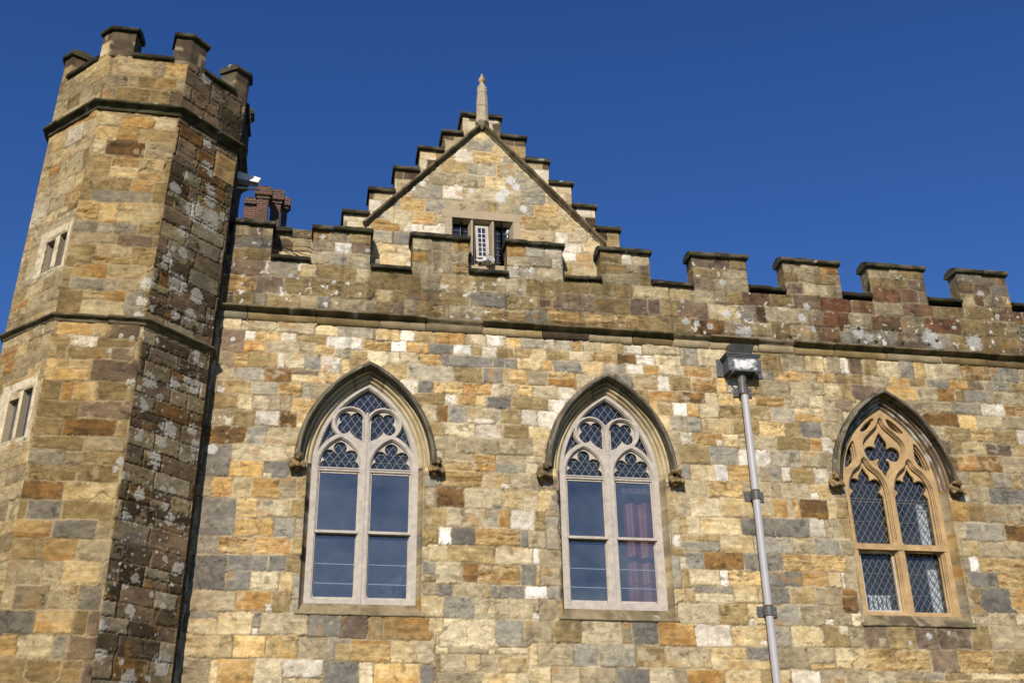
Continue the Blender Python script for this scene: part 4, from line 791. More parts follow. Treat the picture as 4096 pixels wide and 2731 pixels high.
HEADS = {0: ((-.235, 6.32), (1.575, 6.335)), 1: ((3.035, 6.33), (4.885, 6.32)), 2: ((7.24, 6.37), (9.09, 6.34))}
for wi, wd in enumerate(WIN):
    cx, half, rise, spring = wd['cx'], wd['half'], wd['rise'], wd['spring']
    stone = wi == 2; o_ = wd['off']
    Rm = (half**2+rise**2)/(2*half); cm = Rm-half
    if not stone:
        zs = spring+.0
        lights = [(-.34, 1), (.34, 1)]
        def layer(d, foils):
            outs = [arch_outline(half, rise, spring, -.004, 4.535)]
            for c in (-.34, .34):
                outs.append(foil_light(c, zs, 4.62, d) if foils else light_opening(c, .262, zs, .385, 4.62, d))
            for s in (1, -1):
                k = lambda x: x*s
                if foils:
                    q = star((k(-.215), zs+.62), [('C', (k(-.215), zs+.62), .088), ('C', (k(-.290), zs+.692), .086), ('C', (k(-.140), zs+.697), .084), ('C', (k(-.305), zs+.556), .086),
                        ('P', [(k(-.056), zs+.65), (k(-.053), zs+.305), (k(-.215), zs+.49), (k(-.27), zs+.60), (k(-.15), zs+.68)])], [], [], d, 420)
                else:
                    q = star((k(-.215), zs+.62), [('C', (k(-.225), zs+.624), .184), ('P', [(k(-.052), zs+.66), (k(-.048), zs+.288), (k(-.20), zs+.44), (k(-.33), zs+.50), (k(-.2), zs+.66)])], [], [], d, 300)
                outs.append(q)
                q = star((k(-.485), zs+.455), [('C', (k(-.485), zs+.455), .3)], [('C', (k(cm), spring), Rm-.068)], [('C', (k(-.222), zs+.622), .178+.075), ('C', (k(-.34)+k(.159), zs), .421+.075)], d*.6, 200)
                outs.append(q)
            q = star((0, zs+.93), [('C', (0, zs+.93), .4)], [('C', (cm, spring), Rm-.070), ('C', (-cm, spring), Rm-.070)], [('C', (-.222, zs+.622), .178+.062), ('C', (.222, zs+.622), .178+.062)], d, 260)
            outs.append(q)
            return outs
        wo = plates('arched_window', [(layer(.024, False), .150, .168, .006), (layer(.010, False), .1685, .200, .007), (layer(.002, True), .2005, .228, .008)], cx, M_paint, hall)
        # outer frame bead
        mb = MB()
        def bar(x0, x1, y0, y1, z0, z1): mb.box(cx+x0, cx+x1, y0, y1, z0+o_, z1+o_)
        for c in (-.34, .34):
            s0, s1 = c-.262, c+.262
            bar(s0-.01, s1+.01, .176, .214, 6.288, 6.330); bar(s0-.01, s1+.01, .164, .176, 6.318, 6.334)
            for (z0, z1, y0) in ((5.48, 6.288, .195), (4.60, 5.44, .222)):
                bar(s0-.005, s0+.013, y0, y0+.025, z0, z1); bar(s1-.013, s1+.005, y0, y0+.025, z0, z1)
            bar(s0+.022, s1-.022, .196, .219, 6.262, 6.288)
            bar(s0+.022, s1-.022, .223, .246, 4.60, 4.64)
            bar(s0-.015, s1+.015, .145, .218, 5.448, 5.482)
            bar(s0-.02, s1+.02, .165, .223, 4.555, 4.60)
        mb.tube([(cx-.045, .166, 4.56), (cx-.045, .166, 7.0)], .011, n=6); mb.tube([(cx+.045, .166, 4.56), (cx+.045, .166, 7.0)], .011, n=6); mb.tube([(cx, .158, 4.54), (cx, .158, 7.12)], .017, n=8)
        mb.tube([(cx-.655, .166, 4.56), (cx-.655, .166, spring)], .010, n=6); mb.tube([(cx+.655, .166, 4.56), (cx+.655, .166, spring)], .010, n=6)
        mb.build('sash_frame', M_paint, wo)
        mb = MB()
        diamonds(mb, cx, .234, lambda x, z: in_arch(x, z, half, rise, spring, -.02), (-.69, .69, 6.30+o_, 7.55), .105, .150)
        for c in (-.34, .34):
            for z_ in (6.44, 6.55): mb.tube([(cx+c-.26, .236, z_+o_), (cx+c+.26, .236, z_+o_)], .004, n=4)
        mb.build('leading', M_lead, wo)
        mb = MB()
        for c in (-.34, .34):
            for z_ in (5.07, 4.82): mb.tube([(cx+c-.26, .262, z_+o_), (cx+c+.26, .262, z_+o_-.003)], .0062, n=5)
        mb.build('guard_bar', M_wire, wo)
        mb = MB(); pts = arch_outline(half-.01, rise-.01, spring, 0, 6.31+o_)
        mb.fan([(cx+x, .240, z) for x, z in pts], (0, 0, 0)); mb.build('pane', M_glass2, wo)
        for c in (-.34, .34):
            for (z0, z1, y0) in ((5.48, 6.29, .207), (4.62, 5.46, .236)):
                mb = MB(); tl = random.uniform(-.006, .006); tx = random.uniform(-.004, .004)
                mb.add([(cx+c-.26, y0, z0+o_), (cx+c+.26, y0+tx, z0+o_), (cx+c+.26, y0+tx+tl, z1+o_), (cx+c-.26, y0+tl, z1+o_)], [(0,1,2,3)], [], (0,0,0)); mb.build('pane', M_glass, wo)
    else:
        zs = 6.30
        sh = .0
        def poly(pts, d):
            # Catmull-Rom through points, corners marked by a third value, grown by d
            n = len(pts); out = []
            for i in range(n):
                p0, p1, p2, p3 = pts[i-1], pts[i], pts[(i+1) % n], pts[(i+2) % n]
                if len(p1) > 2: p0 = (2*p1[0]-p2[0], 2*p1[1]-p2[1])
                if len(p2) > 2: p3 = (2*p2[0]-p1[0], 2*p2[1]-p1[1])
                for k in range(8):
                    t = k/8; f = lambda a, b, c, e: .5*((2*b)+(-a+c)*t+(2*a-5*b+4*c-e)*t*t+(-a+3*b-3*c+e)*t**3)
                    out.append((f(p0[0], p1[0], p2[0], p3[0]), f(p0[1], p1[1], p2[1], p3[1])))
            if d:
                n = len(out); ar = sum(out[i][0]*out[(i+1) % n][1]-out[(i+1) % n][0]*out[i][1] for i in range(n)); s = 1 if ar > 0 else -1; res = []
                for i in range(n):
                    (x0, z0), (x1, z1) = out[i-1], out[(i+1) % n]; nx, nz = (z1-z0), -(x1-x0); l = math.hypot(nx, nz) or 1
                    res.append((out[i][0]+s*nx/l*d, out[i][1]+s*nz/l*d))
                out = res
            return out
        def ogee_light(c, d):
            h = .27
            return poly([(c, zs+.485, 1), (c+.05, zs+.375), (c+.17, zs+.27), (c+.245, zs+.13), (c+h, zs-.05), (c+h, zs-.5), (c+h, 5.555, 1), (c-h, 5.555, 1), (c-h, zs-.5), (c-h, zs-.05), (c-.245, zs+.13), (c-.17, zs+.27), (c-.05, zs+.375)], d)
        def foil_s(c, d):
            return star((c, zs+.06), [('C', (c, zs+.225), .088), ('P', [(c, zs+.395), (c-.066, zs+.275), (c-.05, zs+.15), (c+.05, zs+.15), (c+.066, zs+.275)]), ('C', (c-.160, zs+.12), .098), ('C', (c+.160, zs+.12), .098),
                ('P', [(c-.12, zs+.15), (c+.12, zs+.15), (c+.12, zs-.05), (c-.12, zs-.05)]), ('P', [(c-.20, zs+.03), (c+.20, zs+.03), (c+.262, zs-.05), (c+.262, 5.56), (c-.262, 5.56), (c-.262, zs-.05)])], [], [], d, 420)
        def rect(c, z0, z1, h, d): return [(c-h-d, z0-d), (c+h+d, z0-d), (c+h+d, z1+d), (c-h-d, z1+d)]
        def lay(d, foils):
            outs = [arch_outline(half, rise, spring, -.004, 4.535)]
            for c in (-.35, .35):
                outs.append(foil_s(c, d) if foils else ogee_light(c, d)); outs.append(rect(c, 4.61, 5.45, .262, d))
            if foils:
                outs.append(star((0, 6.90), [('C', (0, 7.06), .100), ('P', [(0, 7.25), (-.078, 7.12), (-.06, 6.98), (.06, 6.98), (.078, 7.12)]), ('C', (-.170, 6.91), .112), ('C', (.170, 6.91), .112), ('C', (0, 6.74), .100), ('P', [(0, 6.555), (-.07, 6.69), (-.06, 6.82), (.06, 6.82), (.07, 6.69)]),
                    ('P', [(-.075, 6.975), (.075, 6.975), (.075, 6.825), (-.075, 6.825)])], [], [], d, 460))
            else:
                outs.append(poly([(0, 7.43, 1), (.045, 7.315), (.17, 7.195), (.285, 7.07), (.305, 6.95), (.25, 6.80), (.11, 6.65), (0, 6.52, 1), (-.11, 6.65), (-.25, 6.80), (-.305, 6.95), (-.285, 7.07), (-.17, 7.195), (-.045, 7.315)], d*.7))
            for s in (1, -1):
                dd = min(d*.6, .024) if not foils else .006
                for q in ([(s*-.105, 7.425, 1), (s*-.215, 7.35), (s*-.335, 7.22, 1), (s*-.235, 7.25), (s*-.145, 7.32)], [(s*-.485, 7.06, 1), (s*-.59, 6.88), (s*-.655, 6.65, 1), (s*-.545, 6.71), (s*-.475, 6.82)]):
                    outs.append(poly(q if s == 1 else q, dd))
            return outs
        wo = plates('arched_window', [(lay(.050, False), .150, .172, .010), (lay(.036, False), .1725, .195, .010), (lay(.020, False), .1955, .235, .012), (lay(.010, True), .2355, .290, .014)], cx, M_buff, hall)
        wo['label'] = 'buff stone tracery window filled with diamond leading'
        mb = MB()
        for c in (-.35, .35):                                       # transom weathering
            mb.add([(cx+c-.28, .152, 5.54), (cx+c+.28, .152, 5.54), (cx+c+.28, .30, 5.585), (cx+c-.28, .30, 5.585)], [(0,1,2,3)], [], (0,0,0))
        mb.box(cx-.70, cx+.70, .139, .19, 5.455, 5.535); mb.build('transom', M_buff, wo)
        mb = MB(); c = -.35
        for (x0, x1, z0, z1) in ((c-.262, c-.235, 4.61, 5.45), (c+.235, c+.262, 4.61, 5.45), (c-.235, c+.235, 5.425, 5.45), (c-.235, c+.235, 4.61, 4.635)): mb.box(cx+x0, cx+x1, .245, .285, z0, z1)
        mb.build('casement', M_paint, wo)
        mb = MB()
        diamonds(mb, cx, .300, lambda x, z: in_arch(x, z, half, rise, spring, -.02), (-.70, .70, 4.6, 7.6), .098, .150, .0055)
        for c in (-.35, .35):
            for z_ in (6.19, 6.24, 5.9, 5.15, 4.85): mb.tube([(cx+c-.26, .305, z_), (cx+c+.26, .305, z_)], .004 if z_ < 6 else .006, n=4)
        mb.build('leading', M_lead, wo)
        mb = MB(); pts = arch_outline(half-.01, rise-.01, spring, 0, 4.58)
        mb.fan([(cx+x, .308, z) for x, z in pts], (0, 0, 0)); mb.build('pane', M_glass2, wo)
    # stone arch mouldings, jambs, hood
    mb = MB(); seq = 'pGpkG' if stone else 'tnytn'
    arc = [(-.004,.150),(.008,.140),(.016,.120),(.030,.112),(.042,.118),(.050,.136),(.056,.140),(.060,.112),(.070,.088),(.084,.080),(.096,.086),(.103,.106),(.109,.110),(.112,.080),(.120,.060),(.134,.052),(.146,.058),(.153,.075)]
    sweep_arch(mb, wd, arc, arch_cols(seq, 50+wi, .95 if stone else .30), 50+wi, None, .62, .005)
    mb.build('archivolt', M_trim, wo, True)
    for side in (1, -1):
        mb = MB()
        pr = subdiv([(-.004,.152),(.010,.128),(.026,.092),(.042,.050),(.054,.004),(.064,-.005),(.080,.012)], .015); zz = np.arange(4.38, spring+.001, .025)
        X = np.array([[cx+side*(half+o) for o, y in pr] for z in zz]); Y = np.array([[y for o, y in pr] for z in zz]); Z = np.array([[z]*len(pr) for z in zz])
        Y = Y+(fbm(Z*9, X*9, 60+wi, 3)-.5)*.012
        C = (.75+.5*fbm(X*30, Z*30, 67+wi, 3))[..., None]*block_colour(X*.0+side*.3+.2, Z, 'tnbgyon' if not (side == -1) else 'gbngkb', 70+wi*3+side, .21, 9, .012)  # left jamb takes darker stone codes, painting in its shaded chamfer
        C = C*.92
        Pp = np.stack([X, Y, Z], -1)
        if side == -1: Pp = Pp[:, ::-1]; C = C[:, ::-1]
        mb.grid(Pp[:, ::-1], C[:, ::-1]); mb.build('jamb', M_trim, wo, True)
    mb = MB()
    hood = [(.150,.08),(.150,.03),(.152,-.04),(.150,-.075),(.156,-.100),(.170,-.112),(.190,-.106),(.208,-.085),(.222,-.050),(.232,-.015),(.236,.02)]
    sweep_arch(mb, wd, hood, lambda S, A, blk: grime(S, A*2, 90+wi, (100,92,78) if not stone else (98,86,72), (142,132,112), .5), 90+wi, None, .68, .006)
    mb.build('hood_mould', M_trim, wo, True)
    # sill
    mb = MB(); zb_ = 4.545
    extrude_x(mb, [(.20,zb_+.005),(.148,zb_-.004),(.0,zb_-.135),(-.022,zb_-.150),(-.022,zb_-.175),(.02,zb_-.18),(.2,zb_-.18)], cx-half-.10, cx-.03, lambda u_, v_, s=95+wi: grime(u_, v_, s, (136,120,92) if not stone else (112,98,80), (172,154,120), .6), 95+wi, amp=.004)
    extrude_x(mb, [(.20,zb_+.003),(.148,zb_-.006),(.0,zb_-.137),(-.020,zb_-.152),(-.020,zb_-.177),(.02,zb_-.18),(.2,zb_-.18)], cx-.027, cx+half+.095, lambda u_, v_, s=98+wi: grime(u_, v_, s, (136,120,92) if not stone else (112,98,80), (172,154,120), .6), 98+wi, amp=.004)
    mb.build('sill', M_trim, wo, True)
    for hi, (hx, hz) in enumerate(HEADS[wi]):
        h_ = head(hx, hz, -.005, wi*2+hi, 1 if hi == 0 else -1, wo)
        sc_ = 1.12; c0 = Vector((hx, -.005, hz))
        for v in h_.data.vertices: 
            p = v.co; wp = p+Vector((0,0,0)); v.co = (c0-hall.location)+(p-(c0-hall.location))*sc_
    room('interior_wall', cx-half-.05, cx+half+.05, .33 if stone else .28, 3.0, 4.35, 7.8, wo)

# things seen through the glass
sh = empty('curtain', (4.27, .62, 4.4), 'dusty red patterned curtain hanging inside the right half of the middle arched window', 'curtain')
mb = MB(); xs = np.linspace(4.265, 4.66, 60); zs_ = np.linspace(4.4, 6.16, 90); X, Z = np.meshgrid(xs, zs_)
Y = .50+.018*np.sin((X-4.08)*34)+.01*np.sin(Z*3+X*9)
c = np.array(lin(136,62,54,.55)); n_ = fbm(X*8, Z*5, 77, 3)[..., None]; fold_shade = sstep(.35,.6,fbm(X*30, Z*1.2, 78, 2))[..., None]  # vertical tone streaks paint light and shade of folds into the cloth
mb.grid(np.stack([X, Y, Z], -1), c*(.75+.5*n_)*(.9+.2*fold_shade)); mb.build('drape', M_red, sh, True)
mb = MB(); extrude_x(mb, [(.44,6.16),(.44,6.30),(.58,6.30),(.58,6.16)], 4.24, 4.67, lambda u_, v_: np.broadcast_to(np.array(lin(92,66,72,.6)), (*u_.shape, 3)), 5); mb.build('pelmet', M_red, sh)
t_ = MB(); t_.box(8.70, 8.89, .44, .47, 5.60, 6.22); t_.box(8.715, 8.727, .432, .44, 5.62, 6.20); t_.box(8.80, 8.812, .432, .44, 5.62, 6.20)
o = t_.build('shutter', M_white); tag(o, 'white shutter board inside the upper right light of the lattice window', 'shutter')
t_ = MB(); t_.box(8.70, 8.89, .44, .47, 4.60, 5.42); t_.box(8.715, 8.727, .432, .44, 4.62, 5.40); t_.box(8.80, 8.812, .432, .44, 4.62, 5.40)
o = t_.build('shutter', M_white); tag(o, 'white shutter board inside the lower right light of the lattice window', 'shutter')
t_ = MB()
for k in range(5): t_.box(7.73+k*.072, 7.775+k*.072, .42+.01*k, .44+.01*k, 4.66, 4.86)
t_.box(7.71, 8.08, .41, .49, 4.60, 4.665); t_.box(7.71, 8.08, .445, .47, 4.855, 4.88)
o = t_.build('chair_back', M_white); tag(o, 'white slatted chair back behind the lower left light of the lattice window', 'chair')

# ------------------------------------------------------------------ octagonal tower
tower = empty('octagonal_tower', (-2.72, .255, 0), 'tall octagonal sandstone tower with battlements and white lichen on its darker right side', 'tower')
SIDE = 1.06; AP = SIDE*(1+math.sqrt(2))/2; TX, TY = -2.72, -1.025+AP
def oct_pt(s, o, z):
    s = np.asarray(s, float); i = np.floor(s/SIDE).astype(int); f = s/SIDE-i
    Rr = (AP+np.asarray(o, float))/math.cos(math.pi/8)
    a0 = -math.pi/2-math.pi/8+i*math.pi/4; a1 = a0+math.pi/4
    x = Rr*(np.cos(a0)*(1-f)+np.cos(a1)*f); y = Rr*(np.sin(a0)*(1-f)+np.sin(a1)*f)
    z = np.asarray(z, float)
    return np.stack(np.broadcast_arrays(TX+x+np.where(z > 8, .026, .010)*(z-8), TY+y, z), -1)
RL = [(a/100, b/100, max(2.2, c)/100*1.2) for a, b, c in [(52, 1069, 6), (33, 1167, 7), (26, 1001, 4), (56, 1034, 6), (65, 1027, 5), (68, 999, 8), (70, 984, 8), (13, 974, 7), (51, 960, 9), (76, 957, 12), (95, 971, 5), (108, 1223, 5), (35, 918, 6), (76, 952, 12), (48, 956, 12), (96, 972, 5), (25, 887, 3), (41, 889, 6), (19, 870, 6), (16, 859, 5), (-6, 825, 9), (40, 841, 11), (72, 838, 9), (-11, 799, 7), (-2, 807, 4), (6, 794, 3), (65, 807, 7), (43, 799, 5), (89, 800, 3), (99, 817, 3), (21, 754, 3), (85, 760, 4), (85, 750, 4), (94, 747, 3), (20, 698, 8), (55, 707, 7), (75, 718, 6), (88, 714, 8), (6, 685, 3), (-3, 684, 2), (38, 683, 4), (17, 663, 5), (15, 669, 4), (59, 647, 8), (49, 648, 5), (91, 656, 6), (15, 623, 4), (-17, 746, 3), (-1, 751, 3), (101, 638, 6), (13, 622, 3), (18, 631, 3), (60, 646, 7), (47, 627, 6), (78, 626, 3), (101, 623, 4), (-10, 589, 6), (-18, 583, 3), (42, 605, 7), (0, 571, 5), (-11, 575, 2), (44, 592, 3), (60, 571, 3), (44, 568, 2), (74, 573, 4), (27, 557, 6), (-9, 537, 4), (-11, 526, 2), (66, 551, 4), (76, 537, 6), (13, 526, 5), (28, 520, 3), (50, 524, 2), (75, 489, 3), (37, 459, 4), (3, 455, 2), (26, 448, 3), (94, 481, 6), (101, 486, 3), (-7, 441, 4), (-4, 432, 2), (64, 445, 3), (81, 447, 2), (38, 422, 5), (81, 434, 3), (2, 400, 6), (89, 375, 9), (91, 366, 7), (35, 365, 3), (7, 370, 6), (48, 349, 8), (74, 352, 3), (90, 462, 2)]]
MT = [(-.20,.315),(.855,1.33),(1.89,2.27),(3.00,3.45),(4.0,4.45),(5.10,5.50),(6.15,6.55),(7.18,7.60)]
TB, TTOP = 3.0, 11.75
rl = random.Random(77)
for (a, b, r) in list(RL):
    for k in range(rl.randint(1, 5)): RL.append((a+rl.gauss(0, .07), b+rl.gauss(0, .09), rl.uniform(.006, .016)))
for k in range(150): RL.append((rl.uniform(.05, 1.02), rl.triangular(3.4, 8.5, 5.5), rl.uniform(.006, .02)))
for fi in range(8):
    rs = np.random.RandomState(100+fi)
    if fi == 0: base, ex, li, la, md_ = courses(0, SIDE, TB, 12, 'ybtnobt', rs, .17, .25, .22, .5), [(a+TX*-1+SIDE/2-.0, b-TX+SIDE/2, c, d, k) for a, b, c, d, k in TOWST], [(1.0,8.25,.08),(.98,8.0,.06),(.97,7.8,.05),(.80,7.5,.03),(.93,7.48,.03),(.7,7.3,.03),(1.0,6.9,.05),(1.02,5.9,.05),(.98,5.8,.04)], 0, .18
    elif fi == 1: base, ex, li, la, md_ = courses(0, SIDE, TB, 12, 'nkpgpkBnekpg', rs, .17, .26, .25, .6), [(.55,.95,9.55,9.8,'b'),(.75,1.06,10.3,10.62,'Y'),(.35,.85,8.1,8.3,'p')], RL, .0, .75
    elif fi == 7: base, ex, li, la, md_ = courses(0, SIDE, TB, 12, 'tynbtoyn', rs, .17, .25, .22, .5), [(SIDE-.84,SIDE-.05,8.42,9.22,'c'),(SIDE-.85,SIDE-.10,6.15,6.86,'c'),(.05,.3,9.4,9.7,'w'),(.5,.75,10.5,10.7,'w')], [], 0, .15
    elif fi in (2,): base, ex, li, la, md_ = courses(0, SIDE, TB, 12, 'kekB', rs), [], [(.06,9.3,.04)], .02, .7
    else: base, ex, li, la, md_ = courses(0, SIDE, TB, 12, 'bnyt', rs), [], [], 0, .3
    st = ST if fi in (0, 1, 7, 2) else .03
    def pat_shade(U_, V_, c, fi=fi):
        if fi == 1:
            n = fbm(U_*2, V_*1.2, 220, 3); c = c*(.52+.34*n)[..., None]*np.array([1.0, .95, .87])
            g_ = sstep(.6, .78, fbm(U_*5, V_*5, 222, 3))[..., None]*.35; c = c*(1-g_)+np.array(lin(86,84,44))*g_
        elif fi == 2: c = c*.45  # return face turned from the sun: its shade is darkened into the stone colour
        else:
            edge = sstep(SIDE-.12, SIDE, U_)[..., None]*.12 if fi == 0 else 0
            c = c*(1-edge); n = fbm(U_*2.2+fi, V_*2.2, 226, 4); c = c*(.62+.36*n)[..., None]*np.array([1.0, .955, .86])
        up_ = sstep(10.85, 10.95, V_)[..., None]; return c*(1-.12*up_)
    U, V, C, D, Lb = stonework(0, SIDE, TB, 11.78, st, base, ex, 120+fi*9, li, la, pat_shade, md_)
    st_u = np.minimum(U, SIDE-U); D = D*sstep(0, .02, st_u)
    nvv = U.shape[0]
    P = oct_pt(np.clip(U/U.max()*SIDE, 0, SIDE-1e-6)+fi*SIDE, D+.012*sstep(10.90, 10.95, V), V)
    Uc = (U[:-1, :-1]+U[1:, 1:])/2; Vc = (V[:-1, :-1]+V[1:, 1:])/2; fm = np.ones(Uc.shape, bool)
    if fi == 7:
        TWIN = [(.105,.245,8.48,8.96),(.350,.525,8.48,8.93),(.18,.365,6.21,6.83),(.44,.650,6.19,6.75)]
        for (a, b, z0, z1) in TWIN: fm &= ~((SIDE-Uc > a) & (SIDE-Uc < b) & (Vc > z0) & (Vc < z1))
    sheet('wall', P, C, fm, M_stone, tower)
mb = MB(); S_, Z_ = np.meshgrid(np.linspace(0, 8*SIDE-1e-6, 200), np.linspace(0, 3.02, 60)); mb.grid(oct_pt(S_, 0, Z_), block_colour(S_, Z_, 'ytnb', 31, .25, .45)); mb.build('lower_wall', M_stone, tower)
mb = MB(); mb.fan([tuple(oct_pt(np.array(i*SIDE+1e-6), np.array(-.02), np.array(11.2))) for i in range(8)], (.1,.1,.1)); mb.build('roof', M_trim, tower)
def oct_sweep(mb, prof, s0, s1, colf, amp=.006, seed=0, closed=True, step=.04):
    ss = [s0]; k = math.floor(s0/SIDE)+1
    while k*SIDE < s1-1e-6: ss.append(k*SIDE); k += 1
    ss.append(s1); full = []
    for a, b in zip(ss[:-1], ss[1:]):
        n = max(1, int((b-a)/step)); full += [a+(b-a)*j/n for j in range(n)]
    full.append(s1-1e-6)
    pr = subdiv(list(prof)+([prof[0]] if closed else []), .05); pr = pr[:-1] if closed else pr
    S_, O_ = np.meshgrid(full, [p[0] for p in pr], indexing='ij'); _, Z_ = np.meshgrid(full, [p[1] for p in pr], indexing='ij')
    O2 = O_+(fbm(S_*9, Z_*20, seed, 2)-.5)*amp*2; Z2 = Z_+(fbm(S_*9+5, O_*20+3, seed+1, 2)-.5)*amp*1.5
    P = oct_pt(S_, O2, Z2); C = colf(S_, Z_+O_*.7)
    mb.grid(P[:, ::-1], C[:, ::-1], wrap=closed)
    if closed: mb.fan(P[0], C[0]); mb.fan(P[-1][::-1], C[-1][::-1])
for (zz, sd, dk) in ((7.74, 301, ((104,92,68),(142,128,98))), (10.93, 302, ((70,64,48),(110,102,76)))):
    mb = MB(); s_ = 0; k = 0
    prof = [(.0,zz+.045),(.035,zz+.028),(.062,zz+.008),(.066,zz-.010),(.05,zz-.020),(.020,zz-.028),(.010,zz-.05),(.012,zz-.075),(.0,zz-.085)]
    if zz > 9: prof = [(o*1.5+.008, zz+(z-zz)*1.35) for o, z in prof]; prof[0] = (.0, zz+.07)
    while s_ < 8*SIDE-.05:
        l = min(random.uniform(.5, .8), 8*SIDE-s_); j = random.uniform(-.004, .004)
        oct_sweep(mb, [(o+(j if o > 0 else -.01), z+j) for o, z in prof], s_+.002, s_+l-.002, lambda u_, v_, s=sd+k*3: grime(u_, v_, s, dk[0], dk[1], .4), seed=sd+k*3, closed=True)
        s_ += l; k += 1
    mb.build('string_course', M_trim, tower, True)
for i, (a, b) in enumerate(MT):
    mb = MB(); dark = (i in (0,))
    oct_sweep(mb, [(.012,11.72),(.012,12.17),(-.24,12.17),(-.24,11.72)], a, b, lambda u_, v_, s=330+i: block_colour(u_, v_+.0, {0:'ekye',1:'ywke',2:'kbge'}.get(s-330, 'bnke'), s, .235, .31), amp=.006, seed=330+i)
    mo = mb.build('merlon', M_stone, tower, True)
    mb = MB(); t_ = 12.27
    oct_sweep(mb, [(.0,t_-.115),(.045,t_-.112),(.062,t_-.09),(.055,t_-.05),(.03,t_-.03),(-.10,t_+.005),(-.27,t_-.03),(-.285,t_-.06),(-.27,t_-.115)], a-.035, b+.035, lambda u_, v_, s=350+i: grime(u_, v_, s, (50,47,36), (100,94,74), .22 if i < 1 else .4), amp=.008, seed=350+i)
    mb.build('coping', M_trim, mo, True)
    nx = MT[(i+1) % len(MT)][0]+(8*SIDE if i == len(MT)-1 else 0)
    mb = MB(); t_ = 11.84
    oct_sweep(mb, [(.0,t_-.11),(.045,t_-.108),(.060,t_-.085),(.052,t_-.045),(.02,t_-.02),(-.12,t_+.01),(-.28,t_-.02),(-.28,t_-.11)], b+.003, nx-.003, lambda u_, v_, s=370+i: grime(u_, v_, s, (54,50,38), (96,90,70), .2), amp=.007, seed=370+i)
    mb.build('crenel_coping', M_trim, tower, True)
# back faces of the parapet
mb = MB(); S_, Z_ = np.meshgrid(np.linspace(8*SIDE-1e-6, 0, 160), np.linspace(11.1, 11.76, 12)); mb.grid(oct_pt(S_, -.24, Z_), block_colour(S_, Z_, 'bnke', 33)); mb.build('parapet_back', M_stone, tower)
# lightning rods
for (s_, o_, z_) in ((1.23,-.1,12.27),(7.45,-.1,12.27)):
    mb = MB(); p = oct_pt(np.array(s_), np.array(o_), np.array(z_)); mb.tube([tuple(p), tuple(p+np.array([0,0,.11]))], .007, (.3,.3,.3), 6); mb.tube([tuple(p+np.array([0,0,.10])), tuple(p+np.array([0,0,.115])), tuple(p+np.array([0,0,.13]))], [.008,.016,.004], (.3,.3,.3), 8)
    mb.build('lightning_rod', M_iron, tower)
